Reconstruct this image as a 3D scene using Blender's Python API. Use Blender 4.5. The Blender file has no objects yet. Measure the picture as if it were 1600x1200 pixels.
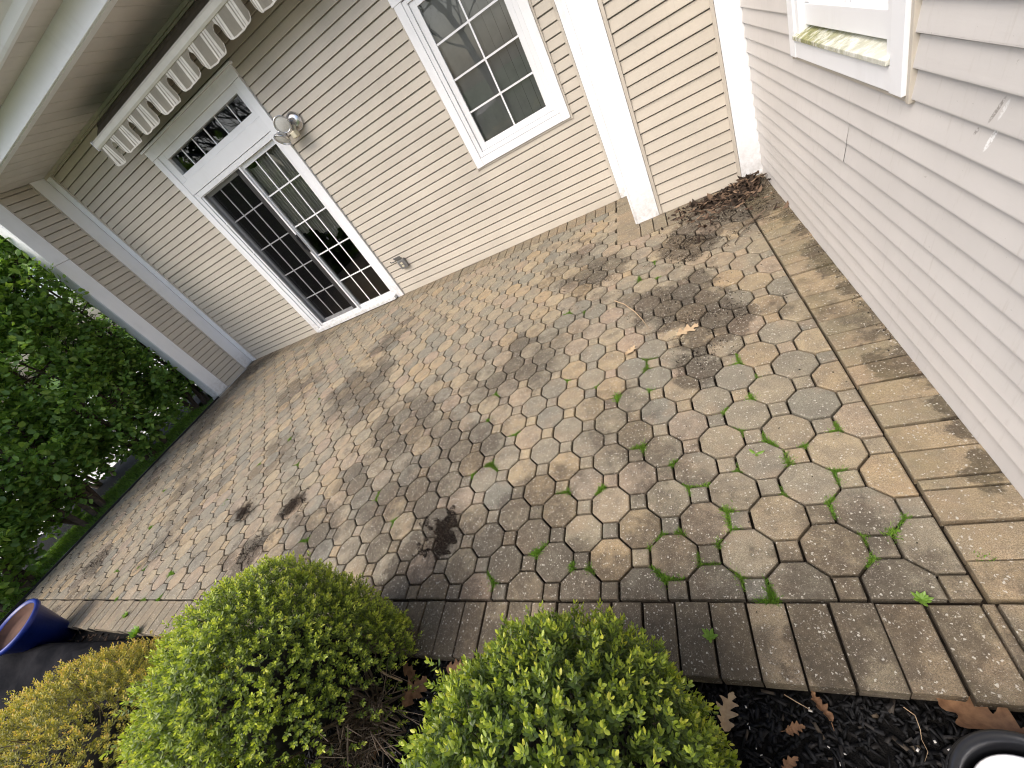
import bpy, math, random
import numpy as np
from mathutils import Matrix, Vector, noise as mnoise

random.seed(7); rng = np.random.default_rng(7)
sc = bpy.context.scene
col = sc.collection
rad = math.radians

# ------------------------------------------------------------------ camera
RC = ((0.8660657576568206, 0.17556936713644314, -0.46808706533894584),
      (-0.2333302563835202, -0.6861146676909164, -0.6890599786922643),
      (-0.44213922566349906, 0.7059901274824544, -0.5532547740661522))
CAM = np.array((-0.4546, -0.5561, 1.4949)); FPX = 636.4
R_ = np.array(RC)
cam = bpy.data.cameras.new('camera'); cam.sensor_width = 36; cam.sensor_fit = 'HORIZONTAL'
cam.lens = FPX / 1600 * 36; cam.clip_start = 0.02; cam.clip_end = 800
co = bpy.data.objects.new('camera', cam); col.objects.link(co)
co.matrix_world = Matrix(((R_[0, 0], -R_[1, 0], -R_[2, 0], CAM[0]), (R_[0, 1], -R_[1, 1], -R_[2, 1], CAM[1]),
                          (R_[0, 2], -R_[1, 2], -R_[2, 2], CAM[2]), (0, 0, 0, 1)))
sc.camera = co
def px(x, y, z=0.0):
    v = R_.T @ np.array([(x - 800) / FPX, (y - 600) / FPX, 1.0]); t = (z - CAM[2]) / v[2]
    return CAM + t * v
def proj(P):
    q = (np.asarray(P, float) - CAM) @ R_.T
    return np.stack([800 + FPX * q[..., 0] / q[..., 2], 600 + FPX * q[..., 1] / q[..., 2], q[..., 2]], -1)

# ------------------------------------------------------------------ light
SUN_EL, SUN_AZ = rad(54), rad(212)          # azimuth measured from +Y clockwise (seen from above)
sv = Vector((math.sin(SUN_AZ) * math.cos(SUN_EL), math.cos(SUN_AZ) * math.cos(SUN_EL), math.sin(SUN_EL)))
w = bpy.data.worlds.new('World'); sc.world = w; w.use_nodes = True
nt = w.node_tree; bg = nt.nodes['Background']
sky = nt.nodes.new('ShaderNodeTexSky'); sky.sky_type = 'NISHITA'; sky.sun_disc = False
sky.sun_elevation = SUN_EL; sky.sun_rotation = SUN_AZ
sky.air_density = 1.0; sky.dust_density = 4.5; sky.ozone_density = 1.0
nt.links.new(sky.outputs[0], bg.inputs[0]); bg.inputs[1].default_value = 0.15
sl = bpy.data.lights.new('sun', 'SUN'); sl.energy = 0.95; sl.angle = rad(35); sl.color = (1, 0.97, 0.93)
so = bpy.data.objects.new('sun', sl); col.objects.link(so)
so.rotation_euler = (-sv).to_track_quat('-Z', 'Y').to_euler()
vs = sc.view_settings
vs.view_transform = 'Standard'; vs.look = 'None'; vs.gamma = 1; vs.use_curve_mapping = False
vs.exposure = 0.98
sc.cycles.filter_width = 1.1
sc.cycles.max_bounces = 6; sc.cycles.transparent_max_bounces = 8; sc.cycles.diffuse_bounces = 4

# ------------------------------------------------------------------ helpers
def link(o, parent=None):
    col.objects.link(o)
    if parent is not None:
        o.parent = parent
        o.matrix_parent_inverse = Matrix.Translation(parent.location).inverted() if parent.type == 'EMPTY' else Matrix()
    return o
def tag(o, label=None, cat=None, group=None, kind=None):
    if label: o['label'] = label
    if cat: o['category'] = cat
    if group: o['group'] = group
    if kind: o['kind'] = kind
    return o
def thing(name, loc, label, cat, group=None):
    o = bpy.data.objects.new(name, None); o.location = loc; o.empty_display_size = 0.05
    col.objects.link(o); return tag(o, label, cat, group)

class MB:
    def __init__(s): s.v = []; s.f = []; s.a = []; s.cur = 0.5
    def add(s, vs_, fs):
        n = len(s.v); s.v += [tuple(map(float, p)) for p in vs_]; s.f += [tuple(n + i for i in f) for f in fs]
        s.a += [s.cur] * len(vs_); return s
    def box(s, x0, x1, y0, y1, z0, z1):
        s.add([(x0, y0, z0), (x1, y0, z0), (x1, y1, z0), (x0, y1, z0), (x0, y0, z1), (x1, y0, z1), (x1, y1, z1), (x0, y1, z1)],
              [(0, 3, 2, 1), (4, 5, 6, 7), (0, 1, 5, 4), (1, 2, 6, 5), (2, 3, 7, 6), (3, 0, 4, 7)]); return s
    def tube(s, pts, rads, n=6, cap=True):
        pts = [Vector(p) for p in pts]
        if not hasattr(rads, '__len__'): rads = [rads] * len(pts)
        rings = []
        up = None
        for i, p in enumerate(pts):
            d = (pts[min(i + 1, len(pts) - 1)] - pts[max(i - 1, 0)])
            if d.length < 1e-9: d = Vector((0, 0, 1))
            d.normalize()
            if up is None or abs(up.dot(d)) > 0.95: up = Vector((0.31, 0.2, 0.93)) if abs(d.z) < 0.9 else Vector((1, 0.1, 0))
            a = d.cross(up).normalized(); b = d.cross(a)
            rings.append([p + (a * math.cos(t * 2 * math.pi / n) + b * math.sin(t * 2 * math.pi / n)) * rads[i] for t in range(n)])
        vs_ = [q for r in rings for q in r]; fs = []
        for i in range(len(pts) - 1):
            for t in range(n):
                fs.append((i * n + t, i * n + (t + 1) % n, (i + 1) * n + (t + 1) % n, (i + 1) * n + t))
        if cap:
            fs.append(tuple(range(n))); fs.append(tuple((len(pts) - 1) * n + t for t in reversed(range(n))))
        return s.add(vs_, fs)
    def lathe(s, prof, n=32, M=None):
        vs_ = []; fs = []
        for (r, z) in prof:
            for t in range(n):
                a = t * 2 * math.pi / n; p = Vector((r * math.cos(a), r * math.sin(a), z)); vs_.append(M @ p if M else p)
        for i in range(len(prof) - 1):
            for t in range(n):
                fs.append((i * n + t, i * n + (t + 1) % n, (i + 1) * n + (t + 1) % n, (i + 1) * n + t))
        return s.add(vs_, fs)
    def mesh(s, name, attr=False):
        me = bpy.data.meshes.new(name); me.from_pydata(s.v, [], s.f); me.update()
        if attr:
            A = me.attributes.new('rnd', 'FLOAT', 'POINT'); A.data.foreach_set('value', np.array(s.a, dtype=np.float32))
        return me
    def build(s, name, mat, parent=None, smooth=False, attr=False, bevel=0):
        me = s.mesh(name, attr)
        if mat: me.materials.append(mat)
        if smooth: me.polygons.foreach_set('use_smooth', [True] * len(me.polygons))
        o = link(bpy.data.objects.new(name, me), parent)
        if bevel:
            m = o.modifiers.new('bevel', 'BEVEL'); m.width = bevel; m.segments = 2; m.limit_method = 'ANGLE'
        return o

def np_mesh(name, V, F, rnd=None, mat=None, parent=None, smooth=False, rnd2=None):
    """V (n,3), F (m,k)"""
    me = bpy.data.meshes.new(name); V = np.asarray(V, np.float32); F = np.asarray(F, np.int32)
    me.vertices.add(len(V)); me.vertices.foreach_set('co', V.ravel())
    k = F.shape[1]; me.loops.add(F.size); me.loops.foreach_set('vertex_index', F.ravel())
    me.polygons.add(len(F)); me.polygons.foreach_set('loop_start', np.arange(0, F.size, k, dtype=np.int32))
    me.polygons.foreach_set('loop_total', np.full(len(F), k, np.int32))
    if smooth: me.polygons.foreach_set('use_smooth', np.ones(len(F), bool))
    me.update(calc_edges=True); me.validate()
    for nm, r in (('rnd', rnd), ('age', rnd2)):
        if r is not None:
            A = me.attributes.new(nm, 'FLOAT', 'POINT'); A.data.foreach_set('value', np.asarray(r, np.float32))
    if mat: me.materials.append(mat)
    return link(bpy.data.objects.new(name, me), parent)

# ------------------------------------------------------------------ materials
class NT:
    def __init__(s, name):
        s.m = bpy.data.materials.new(name); s.m.use_nodes = True; s.t = s.m.node_tree
        s.b = s.t.nodes['Principled BSDF']; s.out = s.t.nodes['Material Output']
    def n(s, typ, **kw):
        nd = s.t.nodes.new('ShaderNode' + typ)
        for k, v in kw.items():
            setattr(nd, k, v)
        return nd
    def l(s, a, b): s.t.links.new(a, b)
    def val(s, x, sock):
        if hasattr(x, 'is_linked') or hasattr(x, 'links'): s.l(x, sock)
        else: sock.default_value = x
    def math(s, op, a, b=None, clamp=False):
        nd = s.n('Math', operation=op, use_clamp=clamp); s.val(a, nd.inputs[0])
        if b is not None: s.val(b, nd.inputs[1])
        return nd.outputs[0]
    def mix(s, fac, a, b, mode='MIX'):
        nd = s.n('Mix', data_type='RGBA', blend_type=mode); s.val(fac, nd.inputs[0])
        for x, i in ((a, 6), (b, 7)):
            if isinstance(x, (tuple, list)): nd.inputs[i].default_value = (*x[:3], 1)
            else: s.l(x, nd.inputs[i])
        return nd.outputs[2]
    def ramp(s, fac, stops, interp='LINEAR'):
        nd = s.n('ValToRGB'); cr = nd.color_ramp; cr.interpolation = interp
        while len(cr.elements) < len(stops): cr.elements.new(0.5)
        for e, (p, c) in zip(cr.elements, stops): e.position = p; e.color = (*c, 1) if len(c) == 3 else c
        s.l(fac, nd.inputs[0]); return nd.outputs[0]
    def maprange(s, x, a, b, c=0.0, d=1.0, smooth=False):
        nd = s.n('MapRange'); nd.clamp = True
        if smooth: nd.interpolation_type = 'SMOOTHSTEP'
        s.l(x, nd.inputs[0])
        for i, v in zip((1, 2, 3, 4), (a, b, c, d)): nd.inputs[i].default_value = v
        return nd.outputs[0]
    def noise(s, scale, detail=3, rough=0.55, vec=None, dist=0):
        nd = s.n('TexNoise'); nd.inputs['Scale'].default_value = scale; nd.inputs['Detail'].default_value = detail
        nd.inputs['Roughness'].default_value = rough; nd.inputs['Distortion'].default_value = dist
        s.l(vec if vec is not None else s.pos(), nd.inputs['Vector']); return nd.outputs['Fac']
    def pos(s):
        if not hasattr(s, '_pos'): s._pos = s.n('NewGeometry').outputs['Position']
        return s._pos
    def bump(s, h, strength=0.3, dist=0.01):
        nd = s.n('Bump'); nd.inputs['Strength'].default_value = strength; nd.inputs['Distance'].default_value = dist
        s.l(h, nd.inputs['Height']); s.l(nd.outputs[0], s.b.inputs['Normal'])
    def scaled(s, sx, sy, sz):
        nd = s.n('Mapping'); nd.inputs['Scale'].default_value = (sx, sy, sz); s.l(s.pos(), nd.inputs['Vector']); return nd.outputs[0]
    def set(s, color=None, rough=None, metal=None, spec=None):
        if color is not None:
            if isinstance(color, (tuple, list)): s.b.inputs['Base Color'].default_value = (*color[:3], 1)
            else: s.l(color, s.b.inputs['Base Color'])
        if rough is not None: s.val(rough, s.b.inputs['Roughness'])
        if metal is not None: s.b.inputs['Metallic'].default_value = metal
        if spec is not None: s.b.inputs['Specular IOR Level'].default_value = spec
        return s.m

def simple(name, color, rough=0.5, var=0.12, scale=8, bump=0.0, bscale=60, metal=0, spec=0.5):
    t = NT(name); n = t.noise(scale, 4)
    f = t.maprange(n, 0.3, 0.7, 1 - var, 1 + var)
    c = t.mix(1.0, color, t.n('CombineXYZ').outputs[0], 'MULTIPLY') if False else None
    hs = t.n('HueSaturation'); hs.inputs['Color'].default_value = (*color, 1); t.l(f, hs.inputs['Value'])
    t.set(hs.outputs[0], rough, metal, spec)
    if bump: t.bump(t.noise(bscale, 4), bump, 0.004)
    return t.m

# patio stains: x, y, radius, strength  (settled soil, plus painted shade at the wall foot)
STAINS_SHADE = [(-1.84, .295, .15, 1.0), (-3.32, .64, .14, .95), (-3.98, .66, .15, .95), (-3.5, .33, .26, .9), (-6.1, .36, .26, .9),
          (-6.0, -.12, .18, .7), (-.56, 1.70, .36, 1.0), (-.42, 1.45, .24, .8), (-.42, 2.33, .30, 1.0), (-.05, 2.72, .46, 1.0), (-.5, 1.14, .18, .6),
          (-2.6, 1.25, .52, .52), (-2.2, 1.05, .4, .42), (-3.5, 1.95, .55, .56), (-3.1, 1.55, .4, .42), (-1.55, 1.6, .45, .5), (-2.02, .06, .26, .9), (-.42, -.12, .17, .7),
          (-1.4, .3, .40, .5), (-2.2, .55, .5, .55), (-2.7, .75, .4, .45), (-4.7, 2.3, .6, .45), (-5.8, 1.5, .5, .45), (-4.1, 1.15, .4, .4), (-1.1, 2.45, .4, .5),
          (-.75, .12, .34, .5), (-.28, .04, .3, .55), (-.15, -.1, .3, .42), (-6.9, 3.4, .4, .7), (-7.0, 2.6, .45, .55), (-1.0, -.1, .5, .6), (-1.7, -.12, .5, .6),
          (-.95, .9, .3, .42), (-1.9, .9, .35, .55), (-2.9, .35, .35, .55), (-.62, -.15, .2, .5), (-5.0, .9, .5, .35), (-6.6, 2.2, .5, .5)]
STAINS_SHADE += [(.20, .35 + .27 * i, .10 + .03 * (i % 3), .75 + .1 * (i % 2)) for i in range(9)]     # grime along the foot of the right wall, with the gap's shade painted in
def paver_material(name, per_object, stops, rscale=1.0, algae=False):
    t = NT(name)
    if per_object: r = t.n('ObjectInfo').outputs['Random']
    else: r = t.n('Attribute', attribute_name='rnd').outputs['Fac']
    base = t.ramp(r, stops)
    # offset the texture per stone so that no figure runs across a joint
    off = t.n('VectorMath', operation='ADD'); t.l(t.pos(), off.inputs[0])
    cmb = t.n('CombineXYZ'); t.l(t.math('MULTIPLY', r, 37.0), cmb.inputs[2]); t.l(cmb.outputs[0], off.inputs[1]); vec = off.outputs[0]
    mott = t.noise(14, 4, 0.65, vec); base = t.mix(t.maprange(mott, .38, .7, 0, .6), base, (.13, .112, .092))
    warm = t.noise(5, 3, 0.6, vec); base = t.mix(t.maprange(warm, .5, .75, 0, .5), base, (.33, .235, .15))
    grain = t.noise(420, 2, 0.7, vec); hs = t.n('HueSaturation'); t.l(base, hs.inputs['Color'])
    t.l(t.maprange(grain, .3, .7, .50, 1.50), hs.inputs['Value']); base = hs.outputs[0]
    # pale aggregate chips
    wn_ = t.n('TexNoise'); wn_.inputs['Scale'].default_value = 170; wn_.inputs['Detail'].default_value = 2; t.l(vec, wn_.inputs['Vector'])
    ws = t.n('VectorMath', operation='SCALE'); t.l(wn_.outputs['Color'], ws.inputs[0]); ws.inputs['Scale'].default_value = .011
    wa = t.n('VectorMath', operation='ADD'); t.l(vec, wa.inputs[0]); t.l(ws.outputs[0], wa.inputs[1]); dvec = wa.outputs[0]
    def specks(sc_, thr, amt):
        vo = t.n('TexVoronoi'); vo.inputs['Scale'].default_value = sc_; t.l(dvec, vo.inputs['Vector'])
        sep = t.n('SeparateColor'); t.l(vo.outputs['Color'], sep.inputs[0])
        on = t.math('GREATER_THAN', sep.outputs[0], thr)
        rd = t.maprange(vo.outputs['Distance'], .28, .42, 1, 0)
        return t.math('MULTIPLY', t.math('MULTIPLY', on, rd), amt), sep.outputs[1]
    s1, c1 = specks(230, .70, .60); s2, c2 = specks(130, .86, .8)
    # settled dirt with its own outlines, and the painted wall-foot shade
    dn = t.n('TexNoise'); dn.inputs['Scale'].default_value = 3.2; dn.inputs['Detail'].default_value = 5; dn.inputs['Roughness'].default_value = .65
    t.l(t.pos(), dn.inputs['Vector'])
    sub = t.n('VectorMath', operation='SUBTRACT'); t.l(dn.outputs['Color'], sub.inputs[0]); sub.inputs[1].default_value = (.5, .5, .5)
    scl = t.n('VectorMath', operation='SCALE'); t.l(sub.outputs[0], scl.inputs[0]); scl.inputs['Scale'].default_value = .75
    ad = t.n('VectorMath', operation='ADD'); t.l(t.pos(), ad.inputs[0]); t.l(scl.outputs[0], ad.inputs[1])
    flat = t.n('VectorMath', operation='MULTIPLY'); t.l(ad.outputs[0], flat.inputs[0]); flat.inputs[1].default_value = (1, 1, 0)
    tot = None
    for (x, y, rr, k) in STAINS_SHADE:
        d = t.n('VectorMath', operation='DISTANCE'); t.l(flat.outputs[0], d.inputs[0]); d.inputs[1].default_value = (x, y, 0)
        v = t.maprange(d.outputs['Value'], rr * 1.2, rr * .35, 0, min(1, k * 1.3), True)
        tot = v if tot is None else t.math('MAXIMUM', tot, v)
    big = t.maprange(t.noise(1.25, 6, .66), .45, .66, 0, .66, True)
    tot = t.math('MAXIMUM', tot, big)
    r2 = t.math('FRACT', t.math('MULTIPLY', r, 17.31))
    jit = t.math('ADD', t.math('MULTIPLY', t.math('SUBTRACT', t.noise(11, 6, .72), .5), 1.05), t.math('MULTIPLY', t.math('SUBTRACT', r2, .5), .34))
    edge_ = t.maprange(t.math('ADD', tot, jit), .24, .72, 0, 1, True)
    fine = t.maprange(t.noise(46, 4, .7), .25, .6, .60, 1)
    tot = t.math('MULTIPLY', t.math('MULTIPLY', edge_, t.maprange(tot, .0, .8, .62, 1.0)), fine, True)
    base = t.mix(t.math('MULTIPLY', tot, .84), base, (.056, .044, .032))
    if algae:
        base = t.mix(t.maprange(t.noise(3.5, 4, .6), .42, .7, 0, .42), base, (.16, .14, .07))
    base = t.mix(t.math('MULTIPLY', s1, .8), base, (.40, .36, .29)); base = t.mix(s2, base, (.54, .51, .44))
    t.set(base, t.maprange(grain, .2, .8, .75, .95), spec=.3)
    h = t.math('ADD', t.math('MULTIPLY', grain, .6), t.math('MULTIPLY', s2, .5)); t.bump(h, .7, .004)
    return t.m
TAN = [(0, (0.181, 0.169, 0.132)), (.10, (0.270, 0.234, 0.166)), (.2, (0.213, 0.195, 0.151)), (.31, (0.358, 0.287, 0.181)), (.42, (0.195, 0.186, 0.149)), (.5, (0.296, 0.253, 0.171)),
       (.6, (0.338, 0.254, 0.149)), (.7, (0.234, 0.213, 0.160)), (.8, (0.315, 0.257, 0.172)), (.88, (0.305, 0.235, 0.170)), (.95, (0.253, 0.223, 0.165)), (1, (0.172, 0.164, 0.131))]
BRK = [(0, (0.205, 0.174, 0.120)), (.3, (0.252, 0.204, 0.132)), (.6, (0.190, 0.164, 0.113)), (.8, (0.271, 0.210, 0.135)), (1, (0.221, 0.183, 0.122))]
BRW = [(0, (0.269, 0.224, 0.145)), (.3, (0.321, 0.249, 0.155)), (.6, (0.243, 0.205, 0.135)), (.8, (0.339, 0.253, 0.164)), (1, (0.278, 0.230, 0.150))]
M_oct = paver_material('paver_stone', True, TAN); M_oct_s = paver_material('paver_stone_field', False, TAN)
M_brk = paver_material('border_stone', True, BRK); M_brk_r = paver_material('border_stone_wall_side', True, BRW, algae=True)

t = NT('joint_sand'); n1 = t.noise(30, 5, .7)
t.set(t.ramp(n1, [(.3, (.010, .008, .006)), (.6, (.028, .022, .016)), (.8, (.06, .047, .034))]), .95, spec=.1); t.bump(t.noise(150, 4), .6, .005); M_joint = t.m

def siding_mat(name, c, dirt=.10, marks=False):
    t = NT(name); r = t.n('ObjectInfo').outputs['Random']
    hs = t.n('HueSaturation'); hs.inputs['Color'].default_value = (*c, 1)
    f = t.math('MULTIPLY', t.maprange(r, 0, 1, .965, 1.03), t.maprange(t.noise(2.2, 5, .6), .3, .7, 1 - dirt, 1 + dirt * .5)); t.l(f, hs.inputs['Value'])
    st = t.noise(9, 4, .6, t.scaled(7, 7, .35)); c2 = t.mix(t.maprange(st, .58, .8, 0, .28), hs.outputs[0], (.33, .29, .235))
    sp = t.maprange(t.noise(70, 3, .6), .71, .76, 0, .35); c2 = t.mix(sp, c2, (.16, .14, .11))
    if marks:
        for (y_, z_, ry_, rz_, sh_, cc_, am_) in ((.66, .862, .008, .030, .35, (.86, .86, .84), .95), (.655, .925, .006, .030, .45, (.14, .12, .10), .6), (.715, .866, .006, .010, .5, (.12, .10, .09), .6), (.635, .93, .006, .022, .3, (.82, .82, .80), .6)):
            sp = t.n('SeparateXYZ'); t.l(t.pos(), sp.inputs[0])
            dz_ = t.math('SUBTRACT', sp.outputs[2], z_); dy_ = t.math('ADD', t.math('SUBTRACT', sp.outputs[1], y_), t.math('MULTIPLY', dz_, sh_))
            e_ = t.math('ADD', t.math('POWER', t.math('ABSOLUTE', t.math('DIVIDE', dy_, ry_)), 2.0), t.math('POWER', t.math('ABSOLUTE', t.math('DIVIDE', dz_, rz_)), 2.0))
            k_ = t.math('MULTIPLY', t.maprange(e_, .5, 1.1, am_, 0), t.maprange(t.noise(140, 3, .7), .38, .52, 0, 1)); c2 = t.mix(k_, c2, cc_)
    t.set(c2, .52, spec=.35)
    g = t.math('ADD', t.math('MULTIPLY', t.noise(220, 2, .5, t.scaled(.12, .12, 1)), .3), t.noise(3.0, 3)); t.bump(g, .12, .008)
    return t.m
M_sid = siding_mat('vinyl_siding', (.54, .492, .412)); M_sid_r = siding_mat('vinyl_siding_pale', (.585, .56, .53), .07, True)  # right wall boards get a paler, less yellow tone
M_jch = simple('channel_trim', (.50, .455, .385), .5, .08)

def white_mat(name, c, grime=.25, rough=.42):
    t = NT(name); n = t.noise(4, 5, .65); n2 = t.noise(16, 4, .6, t.scaled(1, 1, .15))
    g = t.math('MULTIPLY', t.maprange(n, .45, .8, 0, 1), t.maprange(n2, .4, .7, 0, grime))
    low = t.n('SeparateXYZ'); t.l(t.pos(), low.inputs[0])
    splash = t.math('MULTIPLY', t.maprange(low.outputs[2], .0, .35, .55, 0), t.maprange(t.noise(25, 4, .7), .35, .65, 0, 1))
    t.set(t.mix(t.math('MAXIMUM', g, splash), c, (.36, .33, .28)), rough, spec=.45); t.bump(t.noise(12, 3), .05, .01); return t.m
M_white = white_mat('white_trim', (.84, .85, .86)); M_vinyl = white_mat('white_window_vinyl', (.80, .81, .82), .2, .3)
t = NT('mossy_sill'); k = t.maprange(t.noise(22, 5, .75), .34, .55, 0, .95)
sp_ = t.n('SeparateXYZ'); t.l(t.pos(), sp_.inputs[0]); k = t.math('MULTIPLY', k, t.maprange(sp_.outputs[1], 1.15, 1.75, .35, 1))
t.set(t.mix(k, (.74, .74, .68), t.ramp(t.noise(60, 3), [(.35, (.13, .14, .03)), (.7, (.32, .31, .12))])), .7); M_moss = t.m
M_soffit = simple('soffit_vinyl', (.62, .58, .54), .55, .1, 3)
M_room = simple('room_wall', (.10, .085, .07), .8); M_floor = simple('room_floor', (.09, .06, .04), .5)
M_alum = simple('grey_aluminium', (.23, .22, .215), .45, .1, metal=.6); M_black = simple('black_plastic', (.02, .02, .022), .45)
M_curt = simple('sheer_curtain', (.50, .475, .42), .8, .12, 5); M_blind = simple('blind_slat', (.55, .54, .51), .6, .1)
M_roof = simple('roof_shingle', (.09, .08, .075), .9, .3, 20, .5)
t = NT('window_glass'); t.t.nodes.remove(t.b)
tr = t.n('BsdfTransparent'); tr.inputs[0].default_value = (.82, .83, .82, 1); gl = t.n('BsdfGlossy'); gl.inputs['Roughness'].default_value = .008
fr = t.n('Fresnel'); fr.inputs[0].default_value = 1.62; mx = t.n('MixShader')
bn = t.n('Bump'); bn.inputs['Strength'].default_value = .012; bn.inputs['Distance'].default_value = .02; t.l(t.noise(2.2, 2), bn.inputs['Height'])
t.l(bn.outputs[0], gl.inputs['Normal'])
t.l(t.math('MULTIPLY', fr.outputs[0], 1.35, True), mx.inputs[0]); t.l(tr.outputs[0], mx.inputs[1]); t.l(gl.outputs[0], mx.inputs[2]); t.l(mx.outputs[0], t.out.inputs[0]); M_glass = t.m
t = NT('insect_screen'); t.t.nodes.remove(t.b); tr = t.n('BsdfTransparent'); df = t.n('BsdfDiffuse'); df.inputs[0].default_value = (.014, .014, .015, 1)
mx = t.n('MixShader'); mx.inputs[0].default_value = .42; t.l(tr.outputs[0], mx.inputs[1]); t.l(df.outputs[0], mx.inputs[2]); t.l(mx.outputs[0], t.out.inputs[0]); M_screen = t.m

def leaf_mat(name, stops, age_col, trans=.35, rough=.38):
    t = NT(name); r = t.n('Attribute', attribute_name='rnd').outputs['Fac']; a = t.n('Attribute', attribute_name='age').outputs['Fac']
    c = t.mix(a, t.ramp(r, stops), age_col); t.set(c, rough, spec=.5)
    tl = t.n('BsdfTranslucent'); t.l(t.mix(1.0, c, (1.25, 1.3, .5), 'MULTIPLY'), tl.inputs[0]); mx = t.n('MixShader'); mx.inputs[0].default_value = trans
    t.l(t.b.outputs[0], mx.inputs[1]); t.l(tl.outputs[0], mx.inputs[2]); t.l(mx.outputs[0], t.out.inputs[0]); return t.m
M_box = leaf_mat('boxwood_leaf', [(0, (0.101, 0.159, 0.029)), (.4, (0.204, 0.287, 0.040)), (.75, (0.407, 0.489, 0.057)), (1, (0.644, 0.632, 0.103))], (0.068, 0.108, 0.037))
M_box2 = leaf_mat('boxwood_leaf_yellow', [(0, (0.172, 0.241, 0.040)), (.4, (0.345, 0.437, 0.057)), (.75, (0.540, 0.609, 0.086)), (1, (0.736, 0.724, 0.138))], (0.081, 0.121, 0.040))
M_gold = leaf_mat('golden_shrub_leaf', [(0, (.24, .26, .04)), (.3, (.46, .43, .06)), (.55, (.64, .53, .09)), (.8, (.72, .52, .13)), (1, (.72, .43, .16))], (.18, .18, .045), .3, .5)
M_hedge = leaf_mat('hedge_leaf', [(0, (0.108, 0.204, 0.048)), (.5, (0.216, 0.372, 0.072)), (1, (0.408, 0.564, 0.132))], (0.084, 0.156, 0.042), .42, .42)
M_ever = leaf_mat('evergreen_leaf', [(0, (.02, .05, .015)), (1, (.05, .09, .03))], (.02, .04, .02), .2)
M_grass = leaf_mat('grass_blade', [(0, (0.105, 0.225, 0.030)), (.6, (0.195, 0.375, 0.045)), (1, (0.300, 0.480, 0.075))], (0.150, 0.150, 0.060), .35)
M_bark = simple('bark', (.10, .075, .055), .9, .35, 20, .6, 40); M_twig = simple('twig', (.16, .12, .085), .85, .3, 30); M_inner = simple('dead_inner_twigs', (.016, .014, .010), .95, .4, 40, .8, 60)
M_btree = simple('grey_bark', (.07, .062, .055), .9, .2, 5)
def dead_leaf(name, c, c2):
    t = NT(name); r = t.n('ObjectInfo').outputs['Random']; n = t.noise(45, 4, .6)
    cc = t.mix(t.maprange(n, .35, .7, 0, 1), c, c2); t.set(cc, .7, spec=.25); t.bump(t.noise(160, 3), .3, .002); return t.m
M_dead = dead_leaf('dry_leaf_brown', (.30, .17, .09), (.17, .09, .05)); M_pale = dead_leaf('dry_leaf_pale', (.50, .38, .24), (.36, .25, .15))
t = NT('leaf_litter_mix'); r = t.n('Attribute', attribute_name='rnd').outputs['Fac']
t.set(t.ramp(r, [(0, (.018, .013, .010)), (.45, (.045, .031, .022)), (.8, (.10, .066, .045)), (1, (.24, .165, .11))]), .85, spec=.2); M_litter = t.m
t = NT('soil_crumb'); r = t.n('Attribute', attribute_name='rnd').outputs['Fac']
t.set(t.ramp(r, [(0, (.014, .012, .010)), (.7, (.034, .027, .022)), (1, (.075, .058, .044))]), .95, spec=.1); M_soil = t.m
t = NT('black_mulch'); r = t.n('Attribute', attribute_name='rnd').outputs['Fac']
t.set(t.ramp(r, [(0, (.004, .004, .0045)), (.8, (.012, .012, .013)), (.97, (.035, .031, .028)), (1, (.10, .075, .05))]), .7, spec=.35); M_mulch = t.m
t = NT('mulch_bed'); t.set(t.ramp(t.noise(60, 5, .7), [(.35, (.004, .004, .004)), (.75, (.02, .018, .016))]), .9, spec=.2); t.bump(t.noise(90, 5, .7), 1, .02); M_bed = t.m
M_petal = simple('petal_white', (.75, .72, .66), .6)
t = NT('lawn'); n1 = t.noise(2.5, 5, .65); n2 = t.noise(60, 4, .7)
t.set(t.mix(t.maprange(n2, .3, .7, 0, .6), t.ramp(n1, [(.3, (.05, .10, .02)), (.6, (.09, .16, .03)), (.8, (.12, .15, .05))]), (.03, .06, .015)), .95, spec=.15); t.bump(n2, .8, .03); M_lawn = t.m
M_drive = simple('pale_concrete', (.62, .60, .58), .9, .1, 3, .3)
M_edge = simple('black_edging', (.012, .012, .013), .5)
M_blue = simple('blue_glaze', (.006, .020, .17), .3, .3, 9, .25, 30, spec=.5); M_terra = simple('inside_clay', (.10, .05, .032), .9, .25, 12)
t = NT('grey_tarp'); t.set(t.mix(t.maprange(t.noise(5, 5, .65), .4, .7, 0, 1), (.009, .0095, .011), (.022, .0215, .023)), .95, spec=.03); t.bump(t.noise(40, 4), .2, .01); M_tarp = t.m
M_pot = simple('black_nursery_pot', (.016, .017, .02), .32, .2, 10, .1); M_wpot = simple('white_plastic_pot', (.74, .75, .77), .35, .06, 30)
M_chrome = simple('chrome_housing', (.62, .62, .63), .22, .05, metal=.9); M_lens = simple('lamp_lens', (.62, .61, .56), .12, .1, 60); M_ivory = simple('ivory_plastic', (.62, .57, .42), .45)
M_grey = simple('outlet_grey', (.20, .20, .195), .45, .15, 30)
M_bar = simple('awning_bar', (.62, .60, .53), .4, .06); M_roll = simple('awning_fabric_rolled', (.085, .072, .055), .85, .2, 12)

# ------------------------------------------------------------------ measurements (metres)
P = 0.235; S = P / (2 + math.sqrt(2)); OCT = P - S
WALL_Y, BUMP_Y, WING_Y, WING_X, RIGHT_X = 3.83, 3.07, 2.99, -7.24, 0.212
EXPO, SOF = 0.0808, 3.20
LEFT_X = -7.17

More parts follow.
